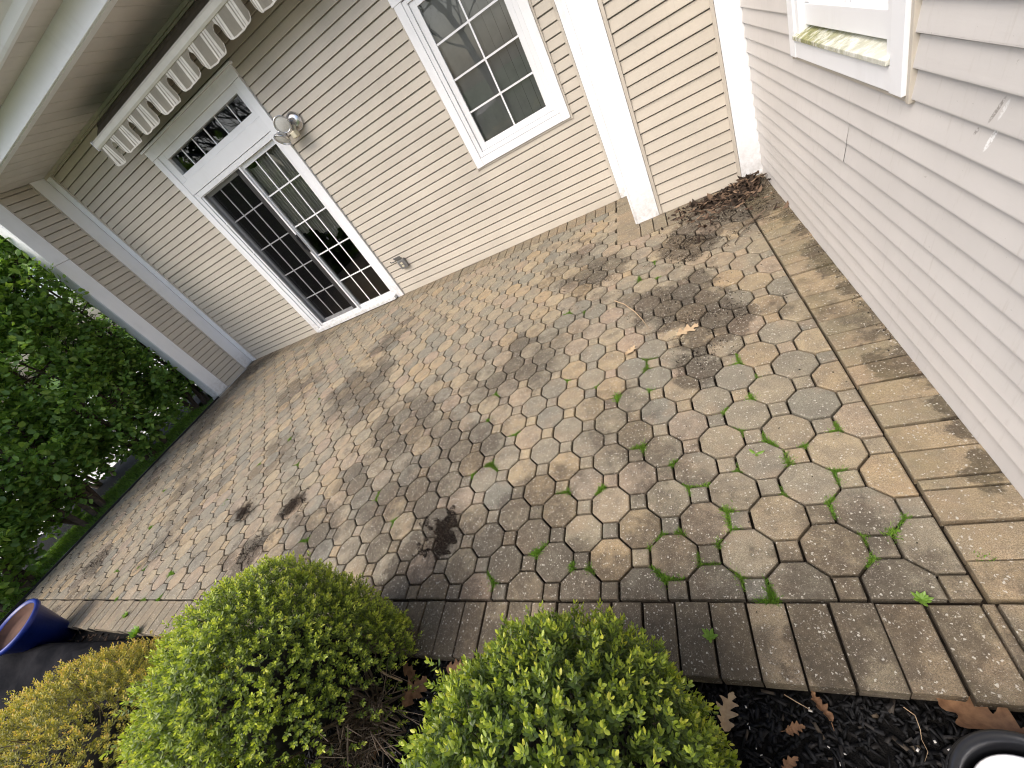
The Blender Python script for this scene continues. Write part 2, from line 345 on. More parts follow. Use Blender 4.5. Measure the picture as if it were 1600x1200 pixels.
# ------------------------------------------------------------------ ground
def sheet(name, x0, x1, y0, y1, z, mat, n=1, amp=0.0):
    m = MB(); xs = np.linspace(x0, x1, n + 1); ys = np.linspace(y0, y1, n + 1)
    vs_ = [(x, y, z + (amp * mnoise.noise((x * 2, y * 2, 3)) if amp else 0)) for y in ys for x in xs]
    m.add(vs_, [(j * (n + 1) + i, j * (n + 1) + i + 1, (j + 1) * (n + 1) + i + 1, (j + 1) * (n + 1) + i) for j in range(n) for i in range(n)])
    return tag(m.build(name, mat, smooth=amp > 0), kind='structure')
sheet('ground', -350, 350, -350, 350, -0.14, M_lawn)
sheet('planting_bed', -6.6, 1.0, -1.5, -0.19, -0.088, M_bed, 60, .012)
sheet('lawn_strip', -8.2, -7.21, -0.9, 2.9, -0.045, M_lawn, 24, .012)
sheet('hedge_bed', -9.4, -8.2, -2.5, 9, -0.075, M_bed, 24, .015)
sheet('driveway', -24, -9.6, -30, 40, -0.11, M_drive)
em = MB(); em.box(-7.212, -7.19, -.25, 2.95, -.13, .012)
em.build('lawn_edging', M_edge); tag(bpy.data.objects['lawn_edging'], 'thin black plastic edging strip between the pavers and the lawn', 'edging')

# ------------------------------------------------------------------ patio
bed = MB()
bed.box(LEFT_X + .012, RIGHT_X, -.195, 2.9, -.13, -.030); bed.box(LEFT_X + .012, -.735, 2.9, WALL_Y, -.13, -.030); bed.box(-.735, RIGHT_X, 2.9, BUMP_Y, -.13, -.030)
bed.box(RIGHT_X, .9, -.195, .0, -.13, -.030)
patio = tag(bed.build('patio', M_joint), kind='structure')

def clip(poly, nx, ny, c):      # keep nx*x+ny*y <= c
    out = []
    for i in range(len(poly)):
        a, b = poly[i], poly[(i + 1) % len(poly)]
        da, db = nx * a[0] + ny * a[1] - c, nx * b[0] + ny * b[1] - c
        if da <= 0: out.append(a)
        if (da < 0 < db) or (db < 0 < da):
            k = da / (da - db); out.append((a[0] + (b[0] - a[0]) * k, a[1] + (b[1] - a[1]) * k))
    return out
def area(poly): return .5 * sum(poly[i][0] * poly[(i + 1) % len(poly)][1] - poly[(i + 1) % len(poly)][0] * poly[i][1] for i in range(len(poly)))
def inset(poly, d):
    n = len(poly); out = []
    for i in range(n):
        p0, p1, p2 = (Vector(poly[(i + k) % n]) for k in (-1, 0, 1))
        e1, e2 = (p1 - p0).normalized(), (p2 - p1).normalized(); n1, n2 = Vector((-e1.y, e1.x)), Vector((-e2.y, e2.x))
        b = n1 + n2
        if b.length < 1e-6: b = n1
        b = b / max(b.dot(n1), .35); out.append(tuple(p1 + b * d))
    return out
def clean(poly):
    out = []
    for p in poly:
        if not out or math.dist(p, out[-1]) > 2e-3: out.append(p)
    if len(out) > 1 and math.dist(out[0], out[-1]) < 2e-3: out.pop()
    return out
def stone(mb, poly, cx=0, cy=0, z=0.0, cham=.0042, depth=.05, tilt=(0, 0)):
    n = len(poly); top = inset(poly, cham)
    L = lambda p, zz: (p[0] - cx, p[1] - cy, z + zz + tilt[0] * (p[0] - cx) + tilt[1] * (p[1] - cy))
    vs_ = [L(p, 0) for p in top] + [L(p, -cham * .9) for p in poly] + [L(p, -depth) for p in poly]
    fs = [tuple(range(n))] + [(i + n, (i + 1) % n + n, (i + 1) % n, i) for i in range(n)] + [(i + 2 * n, (i + 1) % n + 2 * n, (i + 1) % n + n, i + n) for i in range(n)]
    mb.add(vs_, fs)
h8 = OCT / 2; q8 = S / 2
OCTP = [(h8, -q8), (h8, q8), (q8, h8), (-q8, h8), (-h8, q8), (-h8, -q8), (-q8, -h8), (q8, -h8)]
SQP = [(q8, -q8), (q8, q8), (-q8, q8), (-q8, -q8)]
GAP = .0041
cells = []   # kind, centre, polygon, whole?
def region(poly, cx, cy):
    q = clip(poly, 0, -1, -.0015); q = clip(q, 1, 0, -.003); q = clip(q, -1, 0, -(LEFT_X + .004))
    if cx > -.93 and cy < 2.86: q = clip(q, 0, 1, 2.775)
    elif cx > -.95: q = clip(q, 1, 0, -.935)
    q = clip(q, 0, 1, 3.60) if q else q
    return q
for j in range(-1, 34):
    for i in range(-1, 66):
        cx, cy = -(S / 2 + i * P / 2), S / 2 + j * P / 2
        kind = 'oct' if (i + j) % 2 else 'sq'
        base = OCTP if kind == 'oct' else SQP
        dx = -.0011 if kind == 'sq' else 0
        poly = [(cx + dx + x, cy + y) for x, y in base]
        q = clean(region(poly, cx, cy)) if True else None
        if len(q) < 3 or area(q) < .0007: continue
        cells.append((kind, cx + dx, cy, q, abs(area(q) - abs(area(base))) < 1e-5))
def vis_area(c):
    P3 = proj(np.array([(x, y, 0) for x, y in c[3]]))
    if (P3[:, 2] < .05).any(): return 0
    m = P3[:, :2].mean(0)
    if not (-10 < m[0] < 1610 and -10 < m[1] < 1210): return 0
    if 660 < m[0] < 1080 and m[1] > 1000 or 300 < m[0] < 620 and m[1] > 930: return 0
    return abs(area([tuple(p[:2]) for p in P3]))
cells.sort(key=vis_area, reverse=True)
shared = {}
for kind, base, mat, nm in (('oct', OCTP, M_oct, 'octagonal_paver'), ('sq', SQP, M_oct, 'square_paver')):
    mb = MB(); stone(mb, inset(base, GAP)); me = mb.mesh(nm); me.materials.append(mat); shared[kind] = me
cnt = {'oct': 0, 'sq': 0}; rest = {'oct': MB(), 'sq': MB()}
corners = []
for kind, cx, cy, poly, whole in cells:
    corners += [p for p in poly]
    dz = random.gauss(0, .0011); tx, ty = random.gauss(0, .006), random.gauss(0, .006)
    # frost has lifted and sunk the paving a little
    dz += .006 * mnoise.noise((cx * 1.3, cy * 1.3, 5.0))
    if cnt[kind] < 300 and vis_area((kind, cx, cy, poly, whole)) > 0:
        cnt[kind] += 1
        nm = 'octagonal_paver' if kind == 'oct' else 'square_paver'
        if whole: me = shared[kind]
        else:
            mb = MB(); stone(mb, inset(poly, GAP), cx, cy); me = mb.mesh(nm); me.materials.append(M_oct)
        o = bpy.data.objects.new(nm, me); o.location = (cx, cy, dz); o.rotation_euler = (ty, -tx, random.gauss(0, .008) if whole else 0)
        link(o, patio)
    else:
        mb = rest[kind]; mb.cur = random.random(); n0 = len(mb.v); stone(mb, inset(poly, GAP), cx, cy, dz, tilt=(tx, ty))
        for k in range(n0, len(mb.v)): v = mb.v[k]; mb.v[k] = (v[0] + cx, v[1] + cy, v[2])
tag(rest['oct'].build('octagonal_paver_field', M_oct_s, patio, attr=True), kind='stuff')
tag(rest['sq'].build('square_paver_field', M_oct_s, patio, attr=True), kind='stuff')
def brick(x0, x1, y0, y1, mat=M_brk, depth=.06):
    cx, cy = (x0 + x1) / 2, (y0 + y1) / 2; g = .0036
    jx, jy = random.gauss(0, .0012), random.gauss(0, .0025)
    mb = MB(); stone(mb, [(x1 - cx - g, y0 - cy + g), (x1 - cx - g, y1 - cy - g), (x0 - cx + g, y1 - cy - g), (x0 - cx + g, y0 - cy + g)], depth=depth, cham=.003)
    me = mb.mesh('border_brick'); me.materials.append(mat); o = bpy.data.objects.new('border_brick', me)
    o.location = (cx + jx, cy + jy, random.gauss(0, .0014) + .005 * mnoise.noise((cx * 1.3, cy * 1.3, 5.0)))
    o.rotation_euler = (random.gauss(0, .006), random.gauss(0, .008), random.gauss(0, .006)); link(o, patio)
BW = .1057
x = -.016
brick(-.016, .012, -.213, -.0035)
for k in range(67):
    brick(x - BW * (k + 1), x - BW * k, -.213 + random.gauss(0, .002), -.0035)
for k in range(8): brick(.012 + BW * k, .012 + BW * (k + 1), -.213, -.0035)
ys = [0.0005, .103, .21, .315, .354]
while ys[-1] < 2.70: ys.append(ys[-1] + .1062)
for a, b in zip(ys[:-1], ys[1:]): brick(.0005, RIGHT_X, a, b, M_brk_r)
for k in range(7): brick(-.728 + k * .1055, -.728 + (k + 1) * .1055, 2.78, 3.055)
brick(.0105, RIGHT_X, 2.80, 3.055)
for k in range(5): brick(-.931, -.729, 2.78 + k * .21, 2.78 + (k + 1) * .21)
x = -.934
while x > LEFT_X + .1: brick(x - BW, x, 3.603, WALL_Y - .01); x -= BW

# ------------------------------------------------------------------ house
house = thing('house', (-3.5, 3.83, 0), 'house with beige lap siding and white corner boards around the paver patio', 'house')
def hpart(mb, name, mat, parent=None, smooth=False, bevel=0): return mb.build(name, mat, parent or house, smooth, bevel=bevel)

# walls behind the siding
def wall(name, boxes):
    m = MB()
    for b in boxes: m.box(*b)
    return hpart(m, name, M_jch)
DX0, DX1, DZ = -5.50, -3.82, 2.68          # door rough opening
WX0, WX1, WZ0, WZ1 = -2.05, -1.08, .89, 2.27
w_main = wall('wall', [(-7.42, DX0, WALL_Y + .022, WALL_Y + .12, -.1, SOF), (DX1, WX0, WALL_Y + .022, WALL_Y + .12, -.1, SOF), (WX1, -.735, WALL_Y + .022, WALL_Y + .12, -.1, SOF),
                       (DX0, DX1, WALL_Y + .022, WALL_Y + .12, DZ, SOF), (WX0, WX1, WALL_Y + .022, WALL_Y + .12, -.1, WZ0), (WX0, WX1, WALL_Y + .022, WALL_Y + .12, WZ1, SOF)])
w_bump = wall('wall', [(-.735, RIGHT_X + .1, BUMP_Y + .022, WALL_Y + .12, -.1, 3.45)])
RY0, RY1, RZ0, RZ1 = 1.04, 2.00, .93, 2.25
w_right = wall('wall', [(RIGHT_X + .022, RIGHT_X + .12, -3.2, RY0, -.1, 3.3), (RIGHT_X + .022, RIGHT_X + .12, RY1, BUMP_Y, -.1, 3.3), (RIGHT_X + .022, RIGHT_X + .12, RY0, RY1, -.1, RZ0), (RIGHT_X + .022, RIGHT_X + .12, RY0, RY1, RZ1, 3.3)])
w_wing = wall('wall', [(-7.40, WING_X - .02, WING_Y + .02, WALL_Y, -.1, SOF)])

def board(parent, origin, along, out, L, z0, e=EXPO, groove=.0105, lip=.0145, mat=M_sid, top=None):
    """one lap of siding: origin = start point on the wall plane, along/out unit vectors"""
    nseg = max(1, int(L / .35)); jn = random.gauss(0, .0007)
    tz = e if top is None else top
    prof = [(-.012, .0), (lip, .0), (lip, .004), (.0055, tz - groove), (-.018, tz - groove + .0015), (-.018, tz + .004)]
    m = MB(); vs_ = []; fs = []; k = len(prof)
    for i in range(nseg + 1):
        s_ = L * i / nseg; px_ = origin[0] + along[0] * s_; py_ = origin[1] + along[1] * s_
        wz = .0016 * mnoise.noise((px_ * 1.1 + z0 * 31, py_ * 1.1, z0 * 7)); wn = .0016 * mnoise.noise((px_ * .9, py_ * .9 + 9, z0 * 5 + 40)) + jn
        for (a, b) in prof:
            aa = a + (wn if a > .002 else 0); vs_.append((px_ + out[0] * aa, py_ + out[1] * aa, z0 + b + (wz if b < .01 else (wz if b > tz - .01 else 0))))
    for i in range(nseg):
        for j in range(k - 1): fs.append((i * k + j, i * k + j + 1, (i + 1) * k + j + 1, (i + 1) * k + j))
    m.add(vs_, fs); return m.build('siding_board', mat, parent)
XA, YO = (1, 0), (0, -1)
ncourse = int(SOF / EXPO) + 1
for k in range(ncourse):
    z0 = k * EXPO; top = min(EXPO, SOF - z0)
    if top < .02: continue
    zc = z0 + EXPO / 2
    # main wall
    iv = []
    if z0 >= DZ - .0: iv = [(-7.09, -.90)]
    else:
        iv = [(-7.09, -5.535)]
        if z0 + .03 < .86 or z0 > WZ1: iv.append((-3.785, -.90))
        else: iv += [(-3.785, -2.085), (-1.05, -.90)]
    for a, b in iv: board(w_main, (a, WALL_Y), XA, YO, b - a, z0, top=top)
    board(w_bump, (-.535, BUMP_Y), XA, YO, .575, z0, groove=.0085, mat=M_sid, top=top)
    board(w_wing, (WING_X, WALL_Y - .20), (0, -1), (1, 0), .42, z0, groove=.0095, top=top)
    # right wall, boards lapped at staggered joints
    brk = [(-3.2), BUMP_Y - .012]
    if k in (6, 7, 8): brk.insert(1, 1.463 + (.015 if k % 2 else -.01))
    elif k in (2, 3): brk.insert(1, 2.22 - .02 * (k - 2))
    elif k in (0, 1): brk.insert(1, .2 - .8 * k)
    elif k in (10, 11): brk.insert(1, -.6)
    segs = [(brk[i], brk[i + 1]) for i in range(len(brk) - 1)]
    if z0 + .03 > .89 and z0 < RZ1: segs = [(-3.2, 1.0), (2.045, BUMP_Y - .012)]
    for i, (a, b) in enumerate(segs):
        board(w_right, (RIGHT_X, a), (0, 1), (-1, 0), b - a, z0, groove=.0075, lip=.0165 + .0007 * (i % 2), mat=M_sid_r, top=top)

# white corner boards and channels
def wb(x0, x1, y0, y1, z0, z1, name='corner_board', mat=None, bev=.003): return hpart(MB().box(x0, x1, y0, y1, z0, z1), name, mat or M_white, bevel=bev)
wb(-7.218, -7.115, WALL_Y - .028, WALL_Y - .001, .002, SOF)                        # inside corner, on the back wall
wb(WING_X + .001, WING_X + .022, WALL_Y - .205, WALL_Y - .030, .002, SOF)          # inside corner, on the wing
wb(-.878, -.738, WALL_Y - .025, WALL_Y - .001, .002, SOF)
wb(-.742, -.562, BUMP_Y - .024, BUMP_Y - .001, -.003, 3.2); wb(-.76, -.7425, BUMP_Y - .024, WALL_Y - .026, .002, 3.2)
wb(.062, .206, BUMP_Y - .024, BUMP_Y - .001, .002, 3.2)
# wing post: wrapped in two lengths of bent metal
for z0, z1 in ((.004, 2.352), (2.356, SOF)):
    wb(WING_X + .001, WING_X + .022, WING_Y, WING_Y + .195, z0, z1); wb(-7.405, WING_X + .0005, WING_Y - .002, WING_Y + .019, z0, z1)
def jc(x0, x1, y0, y1, z0, z1): return hpart(MB().box(x0, x1, y0, y1, z0, z1), 'channel', M_jch, bevel=.002)
jc(-7.113, -7.088, WALL_Y - .020, WALL_Y - .001, .002, SOF); jc(-.902, -.880, WALL_Y - .020, WALL_Y - .001, .002, SOF)
jc(-.560, -.536, BUMP_Y - .020, BUMP_Y - .001, .002, 3.2); jc(.038, .060, BUMP_Y - .020, BUMP_Y - .001, .002, 3.2)
jc(WING_X + .001, WING_X + .019, WALL_Y - .225, WALL_Y - .207, .002, SOF); jc(WING_X + .001, WING_X + .019, WING_Y + .197, WING_Y + .216, .002, SOF)
# wing footing
hpart(MB().box(-7.42, WING_X + .03, WING_Y - .01, WALL_Y - .2, -.1, -.004), 'footing', M_drive)

# soffit, frieze, eave, gutter, roof
sof = hpart(MB().box(-7.42, .3, 3.05, WALL_Y + .1, SOF + .012, SOF + .03), 'soffit', M_soffit)
x = -7.42
while x < -.76:
    x1 = min(x + .2, -.76)
    MB().add([(x + .003, 3.05, SOF), (x1 - .012, 3.05, SOF), (x1 - .012, WALL_Y, SOF), (x + .003, WALL_Y, SOF), (x1 - .008, 3.05, SOF + .009), (x1 - .008, WALL_Y, SOF + .009), (x - .001, 3.05, SOF + .009), (x - .001, WALL_Y, SOF + .009)],
             [(0, 3, 2, 1), (1, 2, 5, 4), (0, 6, 7, 3)]).build('soffit_panel', M_soffit, sof)
    x += .2
hpart(MB().box(-7.22, -.74, WALL_Y - .03, WALL_Y - .001, SOF - .03, SOF - .001), 'soffit_channel', M_jch)
wb(-7.42, .3, 3.03, 3.05, SOF + .001, 3.3995, 'frieze_board'); wb(-7.42, .3, 3.05, 3.11, SOF - .004, SOF + .003, 'frieze_board', None, 0)
eav = hpart(MB().box(-7.6, .3, 2.83, 3.12, 3.400, 3.42), 'eave_soffit', M_soffit)
x = -7.6
while x < .3:
    MB().box(x + .002, x + .198, 2.835, 3.028, 3.386, 3.399).build('soffit_panel', M_soffit, eav); x += .2
gp = [(2.83, 3.384), (2.80, 3.384), (2.785, 3.40), (2.765, 3.45), (2.735, 3.475), (2.70, 3.485), (2.70, 3.50), (2.712, 3.50)]
def extr(prof, x0, x1, m=None):
    m = m or MB(); n = len(prof)
    m.add([(x0, y, z) for y, z in prof] + [(x1, y, z) for y, z in prof], [(i, i + 1, n + i + 1, n + i) for i in range(n - 1)]); return m
g = hpart(extr(gp, -7.6, -5.03), 'gutter', M_white, smooth=False); g2 = hpart(extr([(y - .002, z - .0015) for y, z in gp], -5.032, .3), 'gutter', M_white)
wb(-7.6, .3, 2.825, 2.829, 3.385, 3.52, 'fascia', None, 0)
rm = MB(); rm.add([(-8, 2.66, 3.515), (.31, 2.66, 3.515), (.31, 8.5, 6.0), (-8, 8.5, 6.0), (-8, 2.66, 3.49), (.31, 2.66, 3.49), (.31, 8.5, 5.97), (-8, 8.5, 5.97)],
                  [(0, 1, 2, 3), (7, 6, 5, 4), (4, 5, 1, 0), (3, 2, 6, 7), (1, 5, 6, 2), (4, 0, 3, 7)])
hpart(rm, 'roof', M_roof)
rm = MB(); rm.add([(-.05, -3.5, 3.32), (-.05, 3.6, 3.32), (5, 3.6, 5.6), (5, -3.5, 5.6), (-.05, -3.5, 3.30), (-.05, 3.6, 3.30), (5, 3.6, 5.57), (5, -3.5, 5.57)],
                  [(0, 3, 2, 1), (4, 5, 6, 7), (0, 1, 5, 4), (2, 3, 7, 6), (0, 4, 7, 3), (1, 2, 6, 5)])
hpart(rm, 'roof', M_roof)
# rooms behind the glass
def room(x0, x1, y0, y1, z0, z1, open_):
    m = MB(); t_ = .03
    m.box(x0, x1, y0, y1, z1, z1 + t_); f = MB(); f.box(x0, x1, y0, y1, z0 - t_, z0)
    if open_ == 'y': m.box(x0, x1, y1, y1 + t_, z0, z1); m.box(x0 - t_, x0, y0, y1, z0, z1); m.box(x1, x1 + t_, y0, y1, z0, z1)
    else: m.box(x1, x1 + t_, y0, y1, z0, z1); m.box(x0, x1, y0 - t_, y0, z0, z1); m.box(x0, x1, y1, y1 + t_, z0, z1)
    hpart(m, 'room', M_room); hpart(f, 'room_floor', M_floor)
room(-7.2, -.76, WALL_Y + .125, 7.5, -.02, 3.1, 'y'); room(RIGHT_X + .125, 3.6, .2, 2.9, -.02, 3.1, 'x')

# ---- patio door with transom
door = hpart(MB().box(-5.43, -3.89, 3.735, 3.89, .012, .058), 'patio_door', M_vinyl, bevel=.003)   # sill track; the leaves hang on it
def dp(x0, x1, y0, y1, z0, z1, name, mat=None, bev=.002): return MB().box(x0, x1, y0, y1, z0, z1).build(name, mat or M_vinyl, door, bevel=bev)
dp(-5.53, -5.435, 3.795, 3.829, .0, 2.60, 'casing', M_white); dp(-3.885, -3.79, 3.795, 3.829, .0, 2.60, 'casing', M_white); dp(-5.535, -3.785, 3.793, 3.829, 2.602, 2.70, 'casing', M_white)
dp(-5.56, -3.76, 3.772, 3.829, 2.702, 2.722, 'drip_cap', M_white)
dp(-5.434, -5.38, 3.81, 3.94, .058, 2.14, 'jamb'); dp(-3.945, -3.886, 3.81, 3.94, .058, 2.14, 'jamb'); dp(-5.38, -3.945, 3.812, 3.94, 2.085, 2.14, 'jamb')
dp(-5.434, -3.886, 3.803, 3.94, 2.142, 2.285, 'transom_bar')
dp(-5.434, -5.335, 3.81, 3.92, 2.287, 2.60, 'transom_frame'); dp(-3.945, -3.886, 3.81, 3.92, 2.287, 2.60, 'transom_frame')
dp(-5.335, -3.945, 3.812, 3.92, 2.287, 2.345, 'transom_frame'); dp(-5.335, -3.945, 3.812, 3.92, 2.53, 2.60, 'transom_frame')
MB().add([(-5.335, 3.86, 2.345), (-3.945, 3.86, 2.345), (-3.945, 3.86, 2.53), (-5.335, 3.86, 2.53)], [(0, 1, 2, 3)]).build('transom_pane', M_glass, door)
for i in range(1, 6): x = -5.335 + 1.39 * i / 6; dp(x - .006, x + .006, 3.852, 3.866, 2.346, 2.529, 'muntin', None, 0)
def leaf(x0, x1, y, z0, z1, gx0, gx1, gz0, gz1, vx, hz):
    dp(x0, gx0, y - .02, y + .02, z0, z1, 'stile'); dp(gx1, x1, y - .02, y + .02, z0, z1, 'stile')
    dp(gx0, gx1, y - .019, y + .019, z0, gz0, 'rail'); dp(gx0, gx1, y - .019, y + .019, gz1, z1, 'rail')
    MB().add([(gx0, y, gz0), (gx1, y, gz0), (gx1, y, gz1), (gx0, y, gz1)], [(0, 1, 2, 3)]).build('pane', M_glass, door)
    for v in vx: dp(v - .0075, v + .0075, y - .008, y - .001, gz0 + .001, gz1 - .001, 'muntin', None, 0)
    for v in hz: dp(gx0 + .001, gx1 - .001, y - .0095, y - .0005, v - .0075, v + .0075, 'muntin', None, 0)
leaf(-4.605, -3.946, 3.87, .06, 2.084, -4.565, -3.972, .10, 2.04, (-4.367, -4.168), (1.70, 1.30, .90, .50))
leaf(-5.37, -4.62, 3.915, .062, 2.084, -5.33, -4.71, .115, 2.04, (-5.13, -4.93), (1.695, 1.285, .88, .485))
# sliding insect screen in front of the left leaf
dp(-5.378, -5.352, 3.825, 3.85, .06, 2.10, 'screen_frame'); dp(-4.60, -4.575, 3.822, 3.85, .06, 2.10, 'screen_frame'); dp(-5.352, -4.60, 3.826, 3.849, 2.075, 2.10, 'screen_frame'); dp(-5.352, -4.60, 3.826, 3.849, .06, .09, 'screen_frame')
dp(-4.70, -4.605, 3.858, 3.884, .062, 2.07, 'interlock', M_alum)
MB().add([(-5.352, 3.838, .09), (-4.60, 3.838, .09), (-4.60, 3.838, 2.075), (-5.352, 3.838, 2.075)], [(0, 1, 2, 3)]).build('screen_mesh', M_screen, door)
for z in (1.72, 1.31, .90, .5): dp(-5.385, -5.345, 3.818, 3.8245, z - .008, z + .008, 'clip', None, 0)
MB().tube([(-4.588, 3.80, 1.02), (-4.588, 3.785, 1.05), (-4.588, 3.785, 1.17), (-4.588, 3.80, 1.20)], .010, 8).build('handle', M_black, door, True); dp(-4.602, -4.574, 3.80, 3.821, .99, 1.23, 'handle_plate', M_black)
# pleated curtain inside the fixed leaf
nx = 90; cv = []; zs = np.linspace(0, 1, 8)
for i in range(nx + 1):
    x = -4.64 + .74 * i / nx; hem = 1.10 + .10 * math.sin(i * .075 + .3) + .03 * math.sin(i * .31); top_ = 2.06 - .06 * max(0, math.sin(i * .09))
    for z in zs: cv.append((x, 3.945 + .022 * math.sin(i * 1.25) + .01 * math.sin(i * .4 + z * 3), hem + (top_ - hem) * z))
MB().add(cv, [(i * 8 + j, (i + 1) * 8 + j, (i + 1) * 8 + j + 1, i * 8 + j + 1) for i in range(nx) for j in range(7)]).build('curtain', M_curt, door, True)

# ---- windows
def window(to, w0, w1, z0, z1, gx, gz, vx, hz, name='window', sill_mat=None):
    """to(u, n, z): u along the wall, n outwards"""
    def bx(u0, u1, n0, n1, za, zb, nm, mat, parent, bev=.0025):
        c = [to(u, n, z) for z in (za, zb) for (u, n) in ((u0, n0), (u1, n0), (u1, n1), (u0, n1))]
        return MB().add(c, [(0, 3, 2, 1), (4, 5, 6, 7), (0, 1, 5, 4), (1, 2, 6, 5), (2, 3, 7, 6), (3, 0, 4, 7)]).build(nm, mat, parent, bevel=bev)
    win = bx(w0 + .012, w0 + .088, .001, .032, z0 + .012, z1, name, M_white, house)
    bx(w1 - .088, w1 - .012, .001, .032, z0 + .012, z1, 'casing', M_white, win); bx(w0 + .089, w1 - .089, .001, .030, z0 + .014, z0 + .082, 'casing', M_white, win); bx(w0, w1, .001, .036, z1 + .001, z1 + .075, 'casing', M_white, win)
    for a, b in ((w0 - .006, w0 + .0115), (w1 - .0115, w1 + .006)): bx(a, b, .001, .022, z0 - .008, z1, 'channel', M_jch, win)
    bx(w0 + .012, w1 - .012, .001, .019, z0 - .006, z0 + .0115, 'channel', M_jch, win)
    return win, bx
toM = lambda u, n, z: (u, WALL_Y - n, z)
win, bx = window(toM, -2.085, -1.05, .86, 2.235, None, None, None, None)
bx(-1.996, -1.955, -.03, .022, .945, 2.23, 'frame', M_vinyl, win); bx(-1.18, -1.139, -.03, .022, .945, 2.23, 'frame', M_vinyl, win); bx(-1.955, -1.18, -.03, .021, .945, .985, 'frame', M_vinyl, win); bx(-1.955, -1.18, -.03, .021, 2.20, 2.234, 'frame', M_vinyl, win)
gx0, gx1, gz0, gz1 = -1.893, -1.232, 1.043, 2.15
bx(-1.953, gx0, -.028, .006, .987, 2.198, 'sash', M_vinyl, win); bx(gx1, -1.182, -.028, .006, .987, 2.198, 'sash', M_vinyl, win); bx(gx0, gx1, -.028, .005, .987, gz0, 'sash', M_vinyl, win); bx(gx0, gx1, -.028, .005, gz1, 2.198, 'sash', M_vinyl, win)
MB().add([toM(gx0, -.012, gz0), toM(gx1, -.012, gz0), toM(gx1, -.012, gz1), toM(gx0, -.012, gz1)], [(0, 1, 2, 3)]).build('pane', M_glass, win)
bx(-1.568, -1.553, -.011, -.003, gz0, gz1, 'muntin', M_vinyl, win, 0)
for z in (1.318, 1.592, 1.868): bx(gx0, gx1, -.0115, -.0025, z - .0075, z + .0075, 'muntin', M_vinyl, win, 0)
for i in range(10):
    u = -1.96 + .085 * i; m = MB(); m.add([(u, WALL_Y + .04, .98), (u + .076, WALL_Y + .075, .98), (u + .076, WALL_Y + .075, 2.22), (u, WALL_Y + .04, 2.22)], [(0, 1, 2, 3)]); m.build('blind_slat', M_blind, win)
toR = lambda u, n, z: (RIGHT_X - n, u, z)
win2, bx = window(toR, 1.0, 2.045, .885, 2.235, None, None, None, None)
bx(1.09, 1.13, -.05, .024, .985, 2.23, 'frame', M_vinyl, win2); bx(1.915, 1.955, -.05, .024, .985, 2.23, 'frame', M_vinyl, win2)
m = MB(); c = [toR(u, n, z) for (n, z) in ((-.05, 1.005), (.04, .985), (.04, .970), (-.05, .970)) for u in (1.092, 1.953)]
m.add(c, [(0, 2, 3, 1), (2, 4, 5, 3), (4, 6, 7, 5), (0, 1, 7, 6), (0, 6, 4, 2), (1, 3, 5, 7)]); m.build('sill', M_moss, win2, bevel=.002)
bx(1.131, 1.914, -.045, .000, 1.010, 1.085, 'sash', M_vinyl, win2); bx(1.131, 1.175, -.045, .000, 1.086, 2.2, 'sash', M_vinyl, win2); bx(1.87, 1.914, -.045, .000, 1.086, 2.2, 'sash', M_vinyl, win2)
MB().add([toR(1.175, -.02, 1.085), toR(1.87, -.02, 1.085), toR(1.87, -.02, 2.2), toR(1.175, -.02, 2.2)], [(0, 1, 2, 3)]).build('pane', M_glass, win2)
bx(1.515, 1.530, -.019, -.01, 1.086, 2.2, 'muntin', M_vinyl, win2, 0)
for z in (1.3, 1.52, 1.74, 1.96): bx(1.176, 1.869, -.0195, -.0105, z, z + .015, 'muntin', M_vinyl, win2, 0)
for i in range(40):
    z = 1.09 + i * .027; bx(1.16, 1.89, -.085, -.062, z, z + .003, 'blind_slat', M_vinyl, win2, 0)

# ------------------------------------------------------------------ awning
aw = thing('retracted_awning', (-3.6, WALL_Y, 2.95), 'rolled up taupe striped awning with scalloped valance above the patio door', 'awning')
AY, AX0, AX1 = 3.45, -5.585, -1.5
bar = [(AY + .012, 2.862), (AY - .012, 2.868), (AY - .022, 2.885), (AY - .022, 2.925), (AY - .008, 2.945), (AY + .03, 2.950), (AY + .05, 2.93), (AY + .05, 2.87), (AY + .012, 2.862)]
b = extr(bar, AX0, AX1); n = len(bar)
for s_ in (0, n): b.f.append(tuple(range(s_, s_ + n - 1)))
b.build('front_bar', M_bar, aw)
MB().box(AX0 - .012, AX0 - .001, AY - .026, AY + .054, 2.858, 2.953).build('end_cap', M_wpot, aw, bevel=.004)
r = MB(); r.tube([(AX0 + .03, 3.66, 3.02), (AX1, 3.66, 3.02)], .062, 20); r.build('fabric_roll', M_roll, aw, True)
MB().box(AX0 - .02, AX1, 3.74, 3.80, 2.98, 3.06).build('wall_bar', M_roll, aw)
m = MB(); m.add([(AX0 + .03, AY + .03, 2.948), (AX1, AY + .03, 2.948), (AX1, 3.66, 3.083), (AX0 + .03, 3.66, 3.083)], [(0, 1, 2, 3)]); m.build('cover_fabric', M_roll, aw)
for xs_ in (AX0 + .12, AX1 - .2):
    MB().tube([(xs_, 3.75, 3.0), (xs_ + (1.6 if xs_ < -4 else -1.6), 3.60, 2.93), (xs_ + .05, AY + .05, 2.91)], .022, 8).build('folding_arm', M_bar, aw, True)
t = NT('awning_valance'); ox = t.n('SeparateXYZ'); t.l(t.pos(), ox.inputs[0])
SP = .392
ph = t.math('FRACT', t.math('DIVIDE', t.math('ADD', ox.outputs[0], 20 * SP - AX0 % SP), SP / 2))
def band(c, wd): return t.maprange(t.math('ABSOLUTE', t.math('SUBTRACT', ph, c)), wd, wd + .012, 1, 0)
st = t.math('MAXIMUM', t.math('MAXIMUM', band(.28, .06), band(.46, .045)), band(.60, .055))
edge = t.n('Attribute', attribute_name='rnd').outputs['Fac']
